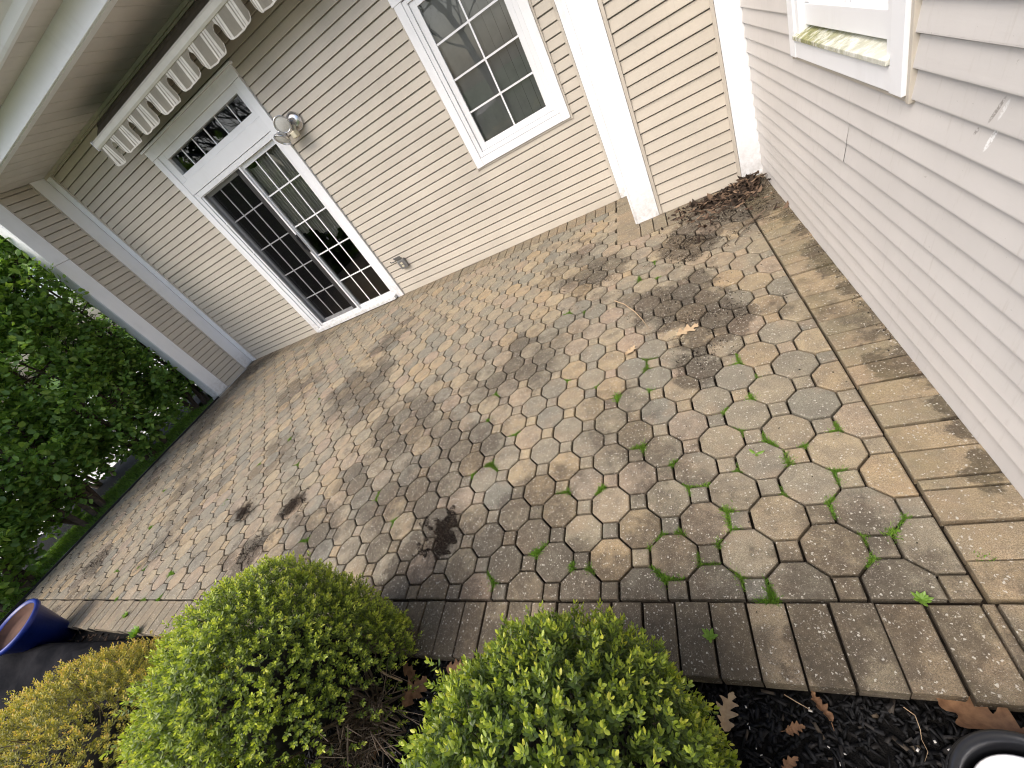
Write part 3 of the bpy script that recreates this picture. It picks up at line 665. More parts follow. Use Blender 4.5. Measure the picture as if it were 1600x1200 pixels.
cc = t.mix(t.math('MAXIMUM', st, t.math('MULTIPLY', t.math('GREATER_THAN', edge, .5), .8)), (.30, .275, .225), (.78, .75, .68)); cc = t.mix(t.maprange(t.noise(9, 4), .4, .7, 0, .3), cc, (.16, .15, .12))
t.set(cc, .85, spec=.2); t.bump(t.noise(20, 3, .6, t.scaled(1, 1, .3)), .35, .02); M_val = t.m
vm = MB(); x = AX0 + .01
def vy(x, z): k = (2.865 - z) / .18; return AY + k * (.012 * math.sin(x * 16) + .010 * math.sin(x * 31 + 1) + .006 * math.sin(x * 57)) - .004
def vstrip(xa, xb, fz, n):
    for i in range(n):
        u0, u1 = xa + (xb - xa) * i / n, xa + (xb - xa) * (i + 1) / n
        f0, f1 = fz(u0), fz(u1)
        for rows, cur in ((((0, .3), (.3, .6), (.6, .94)), 0.0), (((.94, 1.0),), 1.0)):
            for a, b_ in rows:
                vm.cur = cur; q = []
                for (u, f, k) in ((u0, f0, a), (u1, f1, a), (u1, f1, b_), (u0, f0, b_)):
                    z = 2.872 + (f - 2.872) * k; q.append((u, vy(u, z), z))
                vm.add(q, [(0, 3, 2, 1)])
k = 0
while x < AX1 - .4:
    slot, tab = .074, SP - .074; wd = tab if k else tab * .55
    def fz(u, x=x, wd=wd):
        q = (u - x) / wd; e = min(q, 1 - q) * wd
        return 2.685 + (.05 * (1 - e / .045) ** 2 if e < .045 else 0) - .012 * math.sin(math.pi * q) + .01 * math.sin(x * 7)
    vstrip(x, x + wd, fz, 14); x += wd
    vstrip(x, x + slot, lambda u, x=x: 2.815 + .03 * math.sin(math.pi * (u - x) / slot), 4); x += slot; k += 1
o = vm.build('valance', M_val, aw, attr=True); sm = o.modifiers.new('thick', 'SOLIDIFY'); sm.thickness = .002
# ------------------------------------------------------------------ floodlight
fl = thing('floodlight', (-3.66, WALL_Y, 2.03), 'twin head floodlight with ivory motion sensor beside the patio door', 'light')
def orient(loc, d): q = Vector(d).normalized().to_track_quat('Z', 'Y').to_matrix().to_4x4(); return Matrix.Translation(loc) @ q
MB().lathe([(0, 0), (.082, 0), (.088, .010), (.080, .034), (.04, .046), (0, .048)], 28, orient((-3.645, WALL_Y - .012, 2.045), (0, -1, 0))).build('base_plate', M_chrome, fl, True)
for loc, d in (((-3.70, WALL_Y - .15, 2.075), (.42, -1, -.30)), ((-3.79, WALL_Y - .17, 1.985), (-.35, -.85, -.75))):
    dv = Vector(d).normalized(); L0 = Vector(loc)
    hd = MB().lathe([(0, -.115), (.030, -.108), (.036, -.06), (.062, -.025), (.076, .0), (.080, .014), (.079, .020), (.070, .020), (.068, .012)], 30, orient(L0, dv)).build('lamp_head', M_chrome, fl, True)
    MB().lathe([(.0695, .010), (.05, .018), (.02, .023), (0, .0235)], 30, orient(L0, dv)).build('lens', M_lens, hd, True)
    MB().tube([(-3.655, WALL_Y - .05, 2.04), tuple((Vector((-3.66, WALL_Y - .08, 2.03)) + (L0 - dv * .09)) / 2), tuple(L0 - dv * .09)], .014, 8).build('arm', M_chrome, fl, True)
MB().box(-3.70, -3.64, WALL_Y - .15, WALL_Y - .08, 1.925, 1.985).build('motion_sensor', M_ivory, fl, bevel=.010)
MB().tube([(-3.665, WALL_Y - .05, 2.02), (-3.668, WALL_Y - .10, 1.98)], .016, 8).build('sensor_neck', M_ivory, fl, True)
fl.location = Vector(fl.location) + Vector((.075, 0, .03))
# ------------------------------------------------------------------ outlet
ou = thing('outdoor_outlet', (-3.5, WALL_Y, .3), 'grey weatherproof socket box with raised lid low on the siding', 'socket')
MB().box(-3.565, -3.455, WALL_Y - .05, WALL_Y - .002, .305, .42).build('box', M_grey, ou, bevel=.006)
MB().add([(-3.56, WALL_Y - .052, .425), (-3.46, WALL_Y - .052, .425), (-3.46, WALL_Y - .085, .475), (-3.56, WALL_Y - .085, .475), (-3.56, WALL_Y - .046, .429), (-3.46, WALL_Y - .046, .429), (-3.46, WALL_Y - .079, .479), (-3.56, WALL_Y - .079, .479)],
         [(0, 1, 2, 3), (7, 6, 5, 4), (0, 3, 7, 4), (1, 5, 6, 2), (3, 2, 6, 7), (0, 4, 5, 1)]).build('lid', M_grey, ou)
MB().box(-3.55, -3.47, WALL_Y - .0535, WALL_Y - .0505, .325, .40).build('face_plate', M_alum, ou)
for zz in (.342, .378): MB().box(-3.528, -3.494, WALL_Y - .0565, WALL_Y - .0538, zz - .012, zz + .012).build('receptacle', M_ivory, ou, bevel=.004)
MB().tube([(-3.565, WALL_Y - .05, .43), (-3.63, WALL_Y - .055, .432), (-3.64, WALL_Y - .06, .45)], .006, 6).build('latch', M_black, ou)

# ------------------------------------------------------------------ foliage
def leaves(base, d, side, L, Wd, fold=.25, droop=.0):
    """arrays -> leaf verts/faces: base (n,3), d (n,3) unit, side (n,3) unit, L,Wd (n,)"""
    n = len(base); nrm = np.cross(d, side)
    L = L[:, None]; Wd = Wd[:, None]
    b = base; tip = base + d * L - nrm * L * droop
    l1 = base + d * L * .32 + side * Wd * .48 + nrm * Wd * fold; r1 = base + d * L * .32 - side * Wd * .48 + nrm * Wd * fold
    l2 = base + d * L * .70 + side * Wd * .42 + nrm * Wd * fold * .6 - nrm * L * droop * .5; r2 = base + d * L * .70 - side * Wd * .42 + nrm * Wd * fold * .6 - nrm * L * droop * .5
    V = np.stack([b, l1, l2, tip, r2, r1], 1).reshape(-1, 3); i0 = np.arange(n)[:, None] * 6
    F = np.concatenate([i0 + np.array([[0, 3, 2, 1]]), i0 + np.array([[0, 5, 4, 3]])], 0)
    return V, F
def unit(a): return a / np.maximum(np.linalg.norm(a, axis=-1, keepdims=True), 1e-9)
def perp(d, r=None):
    r = rng.normal(size=d.shape) if r is None else r
    return unit(np.cross(d, r))
def sprigs(P0, D, nleaf, slen, L, Wd, spread=(.5, 1.25), tip_bright=.5):
    """whorled shoots: nleaf leaves along a shoot of length slen at P0 pointing D"""
    n = len(P0); VB = []; DD = []; LL = []; WW = []; RN = []; AG = []
    a0 = rng.uniform(0, 6.28, n); e1 = perp(D); e2 = np.cross(D, e1); shoot = rng.uniform(0, 1, n); ln = rng.uniform(.75, 1.3, n)
    for k in range(nleaf):
        tt = k / max(nleaf - 1, 1)
        ang = a0 + k * 2.4 + rng.normal(0, .2, n); out = e1 * np.cos(ang)[:, None] + e2 * np.sin(ang)[:, None]
        tilt = spread[1] + (spread[0] - spread[1]) * tt + rng.normal(0, .14, n)
        VB.append(P0 + D * (slen * tt * ln)[:, None]); DD.append(unit(D * np.cos(tilt)[:, None] + out * np.sin(tilt)[:, None]))
        sz = rng.uniform(.75, 1.2, n) * (1 - .25 * tt); LL.append(L * sz); WW.append(Wd * sz)
        RN.append(np.clip(shoot * .45 + tip_bright * tt + rng.normal(0, .1, n), 0, 1)); AG.append(np.clip(.75 * (1 - tt) ** 1.5 + rng.normal(0, .1, n), 0, 1))
    B = np.concatenate(VB); d = np.concatenate(DD); L_ = np.concatenate(LL); W_ = np.concatenate(WW)
    Dr = np.tile(D, (nleaf, 1)); side = unit(np.cross(d, Dr + rng.normal(0, .12, Dr.shape)))
    V, F = leaves(B, d, side, L_, W_)
    return V, F, np.repeat(np.concatenate(RN), 6), np.repeat(np.concatenate(AG), 6)
def lumpy(dirs, amp, freq, seed):
    return np.array([1 + amp * mnoise.noise((d[0] * freq + seed, d[1] * freq, d[2] * freq)) + amp * .5 * mnoise.noise((d[0] * freq * 2.3 + seed, d[1] * freq * 2.3, d[2] * freq * 2.3)) for d in dirs])
def clipped_bush(name, label, c, ax, mat, nsp, nleaf, slen, L, Wd, seed, bare=None, lump=.05, stems=26, sil=None, layers=((1.0, 1.0), (.9, .75), (.78, .5))):
    c = np.array(c); ax = np.array(ax); base = np.array((c[0], c[1], -.085))
    root = thing(name, tuple(base), label, 'shrub')
    Vs, Fs, Rs, As = [], [], [], []; off = 0
    SD = SR = None
    if sil is not None:                     # uneven outline read off the photograph
        SD, SR = [], []
        for q in sil:
            v = unit(R_.T @ np.array([(q[0] - 800) / FPX, (q[1] - 600) / FPX, 1.0])); o_ = (CAM - c) / ax; dv = v / ax
            t_ = -(o_ @ dv) / (dv @ dv); h_ = o_ + t_ * dv; k_ = np.linalg.norm(h_); SD.append(h_ / k_); SR.append(k_ - 1 - .02)
        SD = np.array(SD); SR = np.array(SR)
    def shape(d):
        if SD is None: return np.zeros(len(d))
        w_ = np.exp(-(1 - d @ SD.T) / .045); return (w_ @ SR) / (w_.sum(1) + .25)
    for rr, frac in layers:
        n = int(nsp * frac); d = unit(rng.normal(size=(n * 2, 3))); d = d[d[:, 2] > -.62][:n]
        rad_ = rr * (lumpy(d, lump, 2.6, seed) + lumpy(d, lump * .8, 7.0, seed + 3) - 1 + shape(d)) + rng.normal(0, .016, len(d)) + np.where(rng.uniform(0, 1, len(d)) < .06, rng.uniform(.02, .075, len(d)), 0)
        thin = np.array([mnoise.noise((q[0] * 5.5 + seed, q[1] * 5.5 + 7, q[2] * 5.5)) for q in d]); ok_ = rng.uniform(0, 1, len(d)) > np.clip((thin - .18) * 2.4, 0, .8); d = d[ok_]; rad_ = rad_[ok_]
        if bare is not None:
            bd = unit(np.array(bare[0], float)[None])[0]; dt = d @ bd
            keep = rng.uniform(0, 1, len(d)) > np.clip((dt - bare[1]) / bare[2], 0, .93); d = d[keep]; rad_ = rad_[keep]
        p = c + d * ax * rad_[:, None]; nr = unit(d / ax); D = unit(nr + rng.normal(0, .30, nr.shape) + np.array((0, 0, .30)))
        V, F, R, A = sprigs(p - D * slen, D, nleaf, slen, L, Wd)
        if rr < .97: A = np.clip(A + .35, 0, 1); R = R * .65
        Vs.append(V); Fs.append(F + off); Rs.append(R); As.append(A); off += len(V)
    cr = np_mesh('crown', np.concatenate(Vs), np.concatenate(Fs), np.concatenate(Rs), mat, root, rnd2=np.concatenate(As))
    # twiggy heart
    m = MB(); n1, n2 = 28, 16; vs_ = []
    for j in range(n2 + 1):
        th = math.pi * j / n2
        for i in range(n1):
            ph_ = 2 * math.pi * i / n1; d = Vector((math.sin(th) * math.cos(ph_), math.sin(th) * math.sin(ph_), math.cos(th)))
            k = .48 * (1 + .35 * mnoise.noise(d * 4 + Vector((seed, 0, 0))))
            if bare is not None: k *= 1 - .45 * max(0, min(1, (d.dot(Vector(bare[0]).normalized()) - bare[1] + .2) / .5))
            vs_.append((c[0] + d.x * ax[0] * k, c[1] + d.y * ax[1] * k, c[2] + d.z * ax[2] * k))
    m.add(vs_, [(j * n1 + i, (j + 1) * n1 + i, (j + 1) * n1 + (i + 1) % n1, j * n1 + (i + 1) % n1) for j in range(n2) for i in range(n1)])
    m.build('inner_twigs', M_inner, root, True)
    for i in range(stems):
        d = unit(rng.normal(size=3) + np.array((0, 0, .7)))
        if bare is not None and i < stems * .7: d = unit(np.array(bare[0]) * 1.5 + rng.normal(size=3) * .55)
        if d[2] < -.3: d[2] = -.2
        e = c + d * ax * rng.uniform(.8, 1.02); b0 = base + np.array((rng.normal(0, .035), rng.normal(0, .035), -.02)); mid = b0 * .45 + e * .55 + np.array((0, 0, -.05)) + rng.normal(0, .03, 3)
        r0 = rng.uniform(.003, .008)
        m = MB(); m.tube([b0, (b0 + mid) / 2 + rng.normal(0, .015, 3), mid, (mid + e) / 2 + rng.normal(0, .015, 3), e], [r0, r0 * .85, r0 * .65, r0 * .45, r0 * .25], 5)
        for q in range(3):
            f = rng.uniform(.3, .9); s0 = mid + (e - mid) * f; m.tube([s0, s0 + unit(d + rng.normal(0, .7, 3)) * rng.uniform(.05, .12)], [r0 * .4, r0 * .15], 4)
        m.build('stem', M_twig, root, True)
    return root
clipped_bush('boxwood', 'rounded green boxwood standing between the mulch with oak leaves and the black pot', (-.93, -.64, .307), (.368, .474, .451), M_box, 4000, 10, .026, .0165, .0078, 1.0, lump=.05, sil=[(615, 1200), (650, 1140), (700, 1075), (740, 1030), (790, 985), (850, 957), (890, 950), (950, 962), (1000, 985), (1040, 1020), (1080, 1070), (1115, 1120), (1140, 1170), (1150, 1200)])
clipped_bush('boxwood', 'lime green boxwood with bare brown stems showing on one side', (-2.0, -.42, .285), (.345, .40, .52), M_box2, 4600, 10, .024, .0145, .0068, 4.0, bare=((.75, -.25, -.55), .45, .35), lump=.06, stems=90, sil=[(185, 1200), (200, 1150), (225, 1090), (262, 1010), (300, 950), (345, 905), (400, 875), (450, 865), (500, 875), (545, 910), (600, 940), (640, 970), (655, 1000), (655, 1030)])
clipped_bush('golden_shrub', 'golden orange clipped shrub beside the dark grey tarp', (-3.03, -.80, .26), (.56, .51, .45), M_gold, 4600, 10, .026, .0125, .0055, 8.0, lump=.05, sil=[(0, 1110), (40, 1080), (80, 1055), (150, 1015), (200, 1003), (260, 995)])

def leafy_shrub(label, bx_, by_, h, rx, ry, nleaf, seed, zlow=.35, lean=(0, 0), group='hedge shrubs along the lawn edge', L=.075, Wd=.055):
    root = thing('hedge_shrub', (bx_, by_, -.07), label, 'shrub', group)
    r_ = np.random.default_rng(seed); tips = []
    tr = MB()
    for i in range(6):
        a = r_.uniform(0, 6.28); b0 = np.array((bx_ + .09 * math.cos(a), by_ + .16 * math.sin(a), -.08)); top_ = np.array((min(-7.5, bx_ + lean[0] + rx * .6 * math.cos(a + .4)), by_ + lean[1] + ry * .7 * math.sin(a + .4), h * r_.uniform(.7, .95)))
        pts = [b0 + (top_ - b0) * t_ + np.array((r_.normal(0, .05), r_.normal(0, .05), 0)) * (t_ > 0) for t_ in np.linspace(0, 1, 6)]
        m = MB(); m.tube(pts, [.030, .026, .021, .016, .011, .006], 7)
        for q in range(14):
            t_ = r_.uniform(.18, 1); s0 = b0 + (top_ - b0) * t_; e = s0 + np.array((r_.normal(0, rx * .55), r_.normal(0, ry * .55), r_.uniform(-.05, .45)))
            e[0] = min(e[0], -7.50)
            m.tube([s0, (s0 + e) / 2 + r_.normal(0, .03, 3), e], [.009, .006, .003], 5); tips.append(e)
        m.build('stem', M_bark, root, True)
    # foliage: shoots filling an uneven column
    n = nleaf // 6; u = unit(r_.normal(size=(n, 3))); rad_ = r_.uniform(.45, 1.0, n) ** .45
    rad_ *= lumpy(u, .28, 2.0, seed * 1.7)
    cz = (h + zlow) / 2; hz = (h - zlow) / 2
    p = np.stack([bx_ + lean[0] + u[:, 0] * rad_ * rx, by_ + lean[1] + u[:, 1] * rad_ * ry, cz + np.sign(u[:, 2]) * np.abs(u[:, 2]) ** .75 * rad_ * hz], 1)
    gap = np.array([mnoise.noise((q[0] * 2.6 + seed, q[1] * 2.6, q[2] * 2.6)) for q in p]); keep = (gap > -.28) & ((p[:, 0] < -7.42) | (p[:, 1] < 2.9)) & (p[:, 2] > .04); p = p[keep]; u = u[keep]
    D = unit(u * np.array((1, 1, .4)) + r_.normal(0, .5, p.shape) + np.array((0, 0, .25)))
    nL = 6; VB, DD, LL, RN, AG = [], [], [], [], []
    sh = r_.uniform(0, 1, len(p)); e1 = perp(D)
    for k in range(nL):
        s_ = 1 if k % 2 else -1
        VB.append(p + D * (.13 * k / nL) + e1 * s_ * .008); DD.append(unit(D * .55 + e1 * s_ * .8 + r_.normal(0, .25, p.shape) + np.array((0, 0, -.18))))
        LL.append(L * r_.uniform(.6, 1.15, len(p))); RN.append(np.clip(sh * .6 + .25 * k / nL + r_.normal(0, .14, len(p)), 0, 1)); AG.append(np.clip(r_.normal(.25, .2, len(p)), 0, 1))
    B = np.concatenate(VB); d = np.concatenate(DD); L_ = np.concatenate(LL)
    side = unit(np.cross(d, np.array((0, 0, 1.0)) + r_.normal(0, .45, d.shape)))
    V, F = leaves(B, d, side, L_, L_ * Wd / L, fold=.12, droop=.12)
    np_mesh('crown', V, F, np.repeat(np.concatenate(RN), 6), M_hedge, root, rnd2=np.repeat(np.concatenate(AG), 6))
    return root
leafy_shrub('leafy hedge shrub standing against the white post of the side wall', -7.95, 3.05, 3.15, .75, .75, 20000, 11, .2)
leafy_shrub('tall leafy hedge shrub with low trunks bending over the lawn strip', -7.75, 2.05, 2.95, .72, .8, 20000, 12, .12)
leafy_shrub('leafy hedge shrub with dark forked trunk rising at the black lawn edging', -7.72, 1.0, 2.75, .70, .8, 18000, 13, .15)
leafy_shrub('broad leafy hedge shrub hanging over the patio corner by the blue pot', -7.62, .05, 2.0, .55, .70, 9000, 14, .0, L=.08, Wd=.06)
leafy_shrub('hedge shrub growing behind the side wall', -8.3, 4.3, 3.3, .8, .9, 10000, 15, .25)
leafy_shrub('back row hedge shrub over the pale driveway', -8.9, 1.7, 3.3, .8, 1.3, 11000, 16, .3)

# trees across the lawn, seen mirrored in the glass
def bare_tree(x, y, h, seed, label):
    r_ = random.Random(seed); root = thing('bare_tree', (x, y, -.14), label, 'tree', 'bare trees across the lawn'); m = MB(); tw = MB()
    def grow(p, d, L, r, lev):
        pts = [p]; q = p.copy(); dd = d.copy()
        for i in range(4):
            dd = (dd + Vector((r_.gauss(0, .12), r_.gauss(0, .12), r_.gauss(.04, .08)))).normalized(); q = q + dd * L / 4; pts.append(q.copy())
        (m if lev < 2 else tw).tube(pts, [r * (1 - .13 * i) for i in range(5)], 7 if lev < 2 else 4, cap=False)
        if lev >= 5: return
        for i in range(3 if lev else 5):
            k = r_.randint(2, 4); nd = (dd + Vector((r_.gauss(0, .55), r_.gauss(0, .55), r_.gauss(.15, .3)))).normalized(); grow(pts[k].copy(), nd, L * r_.uniform(.58, .8), r * .52, lev + 1)
    grow(Vector((x, y, -.2)), Vector((0, 0, 1)), h * .36, h * .018, 0)
    m.build('trunk', M_btree, root, True); tw.build('crown', M_btree, root)
for i, (x, y, h, lb) in enumerate([(-16.5, -12, 13, 'tall bare tree mirrored in the transom glass'), (-18.8, -14, 15, 'tallest bare tree mirrored in the middle of the transom'), (-14.5, -13, 12, 'slender bare tree mirrored at the transom end by the floodlight'), (-6.3, -15, 13, 'bare tree mirrored in the upper window pane'), (-11, -18, 14, 'bare tree mirrored in the sliding door glass'), (-20.5, -17, 14, 'distant bare tree mirrored behind the evergreens')]):
    bare_tree(x, y, h, 30 + i, lb)
def evergreen(x, y, h, r, seed, label):
    r_ = np.random.default_rng(seed); root = thing('evergreen_bush', (x, y, -.14), label, 'shrub', 'evergreens across the lawn')
    MB().tube([(x, y, -.2), (x, y, h * .8)], [.12, .03], 8).build('trunk', M_bark, root, True)
    n = 2600; z = r_.uniform(0, 1, n) ** 1.3; a = r_.uniform(0, 6.28, n); rr = r * (1 - z) ** .7 * r_.uniform(.55, 1.05, n)
    p = np.stack([x + rr * np.cos(a), y + rr * np.sin(a), z * h], 1); D = unit(np.stack([np.cos(a), np.sin(a), r_.normal(0, .3, n)], 1)); V, F = leaves(p, D, perp(D), r_.uniform(.25, .45, n), r_.uniform(.14, .22, n))
    np_mesh('crown', V, F, np.repeat(r_.uniform(0, 1, n), 6), M_ever, root, rnd2=np.repeat(r_.uniform(0, .5, n), 6))
evergreen(-21.5, -11.5, 7.5, 2.4, 51, 'conical evergreen mirrored in the dark end of the transom'); evergreen(-24.5, -12.5, 8, 2.6, 52, 'wide evergreen mirrored at the transom corner'); evergreen(-9.5, -13, 3.2, 2.2, 53, 'squat evergreen mirrored in the lower door panes'); evergreen(-17.6, -10.5, 4.6, 2.0, 54, 'low evergreen mirrored under the bare trees')

# ------------------------------------------------------------------ mulch, litter, crumbs
def chips(n, xy, z, sx, sy, sz, name, mat, kind='stuff', flat=.5, parent=None):
    p = np.column_stack([xy, z + rng.uniform(0, .012, n)]); d = unit(np.column_stack([rng.normal(size=(n, 2)), rng.normal(0, flat, n)])); sd = perp(d, np.tile((0, 0, 1.0), (n, 1)) + rng.normal(0, .5, (n, 3))); nn = np.cross(d, sd)
    lx, ly, lz = (rng.uniform(a, b, n)[:, None] for a, b in (sx, sy, sz))
    V = []
    for a, b, c in ((-1, -1, -1), (1, -.7, -1), (.9, 1, -1), (-1, .8, -1), (-.9, -.9, 1), (1, -.5, .8), (.8, .9, 1), (-.9, .6, .7)): V.append(p + d * lx * a + sd * ly * b + nn * lz * c)
    V = np.stack(V, 1).reshape(-1, 3); i0 = np.arange(n)[:, None] * 8
    F = np.concatenate([i0 + np.array([f]) for f in ((0, 3, 2, 1), (4, 5, 6, 7), (0, 1, 5, 4), (1, 2, 6, 5), (2, 3, 7, 6), (3, 0, 4, 7))])
    o = np_mesh(name, V, F, np.repeat(rng.uniform(0, 1, n), 8), mat, parent)
    return o
n = 9000; xy = np.column_stack([rng.uniform(-2.6, .35, n), -.213 - rng.uniform(0, 1, n) ** 1.2 * .62])
tag(chips(n, xy, -.088, (.006, .022), (.002, .006), (.0015, .004), 'mulch_chips', M_mulch), 'loose black shredded bark mulch lying in front of the pavers', 'mulch', kind='stuff')
n = 260; xy = np.column_stack([rng.uniform(-2.3, .1, n), -.24 - rng.uniform(0, .4, n)])
tag(chips(n, xy, -.072, (.0015, .005), (.001, .003), (.0005, .001), 'fallen_petals', M_petal), 'tiny white fallen petals sprinkled on the black mulch', 'petals', kind='stuff')
n = 900; xy = np.column_stack([rng.uniform(-5.6, -3.3, n), rng.uniform(-.8, -.22, n)])
tag(chips(n, xy, -.085, (.006, .02), (.004, .012), (.001, .003), 'bed_debris', M_litter), 'dry plant debris scattered in the bed near the blue pot', 'debris', kind='stuff')
# soil crumbs on the paving
cl = [(-1.84, .295, .085, 1500), (-3.32, .64, .07, 420), (-3.98, .66, .07, 420), (-3.5, .33, .10, 300), (-.56, 1.66, .20, 420), (-.42, 2.33, .14, 700), (-.05, 2.65, .25, 1200), (-.5, 1.2, .10, 160), (-1.1, 2.4, .16, 260), (-6.1, .36, .12, 220), (-.4, 1.45, .1, 150), (-1.4, 2.1, .3, 200), (-6.9, 3.45, .2, 300)]
def clump(x, y, s_, k):
    n_ = k * 6; A = np.column_stack([rng.normal(x, s_ * 1.25, n_), rng.normal(y, s_ * 1.25, n_)])
    g_ = np.array([mnoise.noise((a[0] * 9, a[1] * 9, 2)) + .6 * mnoise.noise((a[0] * 26, a[1] * 26, 4)) for a in A]) - .35 * np.hypot(A[:, 0] - x, A[:, 1] - y) / s_
    i_ = np.argsort(-g_)[:k * 2]; return A[i_, 0], A[i_, 1]
X = np.concatenate([np.column_stack([*clump(x, y, s_, k)]) for x, y, s_, k in cl] + [np.column_stack([rng.uniform(.15, RIGHT_X - .016, 260), rng.uniform(0.9, 3, 260)]), np.column_stack([rng.uniform(-7, 0, 700), rng.uniform(-.2, 3.6, 700)])])
X = X[(X[:, 0] < RIGHT_X - .016) & (X[:, 1] < np.where(X[:, 0] > -.75, BUMP_Y - .03, WALL_Y - .03))]
o = chips(len(X), X, -.002, (.0008, .0038), (.0007, .0024), (.0004, .0014), 'soil_crumbs', M_soil); tag(o, 'dark soil crumbs and dead moss scattered over the pavers', 'soil', kind='stuff')
# fibrous clods of dead moss
n = 3600; k = rng.integers(0, 3, n); cen = np.array([(-1.84, .295), (-3.32, .64), (-3.98, .66)])[k]; q = cen + rng.normal(0, 1, (n, 2)) * np.array([.06, .045, .045])[k][:, None]
p = np.column_stack([q, np.full(n, .004) + rng.uniform(0, .012, n)]); d = unit(np.column_stack([rng.normal(size=(n, 2)), rng.normal(.1, .3, n)])); V, F = leaves(p, d, perp(d), rng.uniform(.005, .018, n), rng.uniform(.0008, .002, n))
tag(np_mesh('dead_moss', V, F, np.repeat(rng.uniform(0, .8, n), 6), M_litter), 'matted brown dead moss in clumps on the pavers', 'moss', kind='stuff')

# oak-like dry leaf
def dry_leaf_mesh(L=.10, W=.06, curl=.25, seed=0, lobes=4, depth=.55):
    r_ = random.Random(seed); m = MB(); n = 28; vs_ = []
    for i in range(n + 1):
        t_ = i / n; env = math.sin(math.pi * min(1, t_ * .96 + .04) ** .75); lob = 1 - depth * (.5 + .5 * math.cos(t_ * lobes * 2 * math.pi)) * (1 if .06 < t_ < .95 else 0)
        hw = W / 2 * env * lob + .0008
        zc_ = curl * L * (t_ - .5) ** 2; bend = .04 * L * math.sin(t_ * 5 + seed)
        for s_ in (-1, -.5, 0, .5, 1):
            f_ = .9 + .2 * r_.random(); sweep = abs(s_) * hw * .55
            vs_.append(((t_ - .5) * L + sweep, s_ * hw * f_ + bend, zc_ + curl * .9 * hw * abs(s_) ** 1.2 + (.0025 * math.sin(t_ * 40 + abs(s_) * 5)) * abs(s_) + .002 * r_.random() + .003))
    fs = [(i * 5 + j, (i + 1) * 5 + j, (i + 1) * 5 + j + 1, i * 5 + j + 1) for i in range(n) for j in range(4)]
    m.add(vs_, fs); m.tube([(-.5 * L, 0, curl * L * .25 + .002), (-.72 * L, .01 * L, .004)], [.0011, .0008], 5); return m
def dry_leaf(pxy, z, rot, L, W, mat, label, curl=.3, seed=0, tilt=0, lobes=4, depth=.55):
    p = px(*pxy, z); o = dry_leaf_mesh(L, W, curl, seed, lobes, depth).build('dry_leaf', mat, None, True); o.location = (p[0], p[1], z); o.rotation_euler = (tilt, 0, rot)
    tag(o, label, 'leaf', 'single dry leaves')
dry_leaf((1075, 517), .004, .5, .13, .085, M_pale, 'pale lobed oak leaf lying on the dark stained octagonal pavers', .2, 1, lobes=3, depth=.7)
dry_leaf((986, 549), .004, .9, .085, .05, M_pale, 'small curled tan leaf lying below the thin twig on the pavers', .3, 2)
dry_leaf((1530, 1130), -.055, 2.5, .15, .12, M_dead, 'large brown oak leaf against the rim of the black pot', .5, 3, .25, lobes=3, depth=.62)
dry_leaf((1280, 1105), -.06, 1.9, .07, .035, M_dead, 'small rust brown leaf leaning below the paver edge', .5, 4, .6)
dry_leaf((1242, 1138), -.07, .3, .05, .028, M_dead, 'short curled brown leaf on open black mulch', .6, 5, .2)
dry_leaf((1135, 1110), -.06, 1.2, .10, .06, M_pale, 'grey tan lobed leaf tucked beside the rounded green boxwood', .35, 6, .5, depth=.7)
dry_leaf((650, 1080), -.06, 1.0, .13, .09, M_dead, 'reddish brown leaf between the two boxwoods', .3, 7, .3)
dry_leaf((645, 1050), -.05, -.4, .10, .07, M_dead, 'brown oak leaf resting at the paver edge beside bare stems', .4, 8, .5)
dry_leaf((580, 1172), -.06, .3, .12, .08, M_dead, 'brown leaf under the bare stems of the lime green boxwood', .3, 9, .2)
dry_leaf((715, 1042), -.05, .1, .09, .06, M_dead, 'rust coloured leaf under the boxwood beside the paver edge', .4, 10, .4)
dry_leaf((1232, 1195), -.07, .8, .06, .03, M_dead, 'narrow brown leaf half buried in black mulch', .5, 12, .4)
# leaf heap in the corner
n = 900; a = rng.normal(0, 1, (n, 2)); q = np.column_stack([.12 - np.abs(a[:, 0]) * .20, 2.98 - np.abs(a[:, 1]) * .11]); far = rng.uniform(0, 1, n) < .22
q[far] = np.column_stack([rng.uniform(-.45, .18, far.sum()), 2.98 - np.abs(rng.normal(0, .25, far.sum()))])
q[:, 0] = np.clip(q[:, 0], -.7, RIGHT_X - .03); q[:, 1] = np.clip(q[:, 1], 1.6, BUMP_Y - .045)
dist = np.hypot(q[:, 0] - .17, q[:, 1] - 3.0); zz = .004 + np.clip(.075 - dist * .22, 0, 1) * rng.uniform(.2, 1, n)
p = np.column_stack([q, zz]); d = unit(np.column_stack([rng.normal(size=(n, 2)), rng.normal(0, .35, n)])); L_ = rng.uniform(.025, .065, n); V, F = leaves(p, d, perp(d, np.tile((0, 0, 1.0), (n, 1)) + rng.normal(0, .5, (n, 3))), L_, L_ * rng.uniform(.3, .6, n), fold=.4, droop=.15)
V[:, 2] = np.maximum(V[:, 2], .003); V[:, 0] = np.minimum(V[:, 0], RIGHT_X - .016); V[:, 1] = np.minimum(V[:, 1], BUMP_Y - .028)
tag(np_mesh('leaf_litter', V, F, np.repeat(rng.uniform(0, 1, n), 6), M_litter), 'heap of rotting brown leaves in the corner by the white pilaster', 'leaves', kind='stuff')
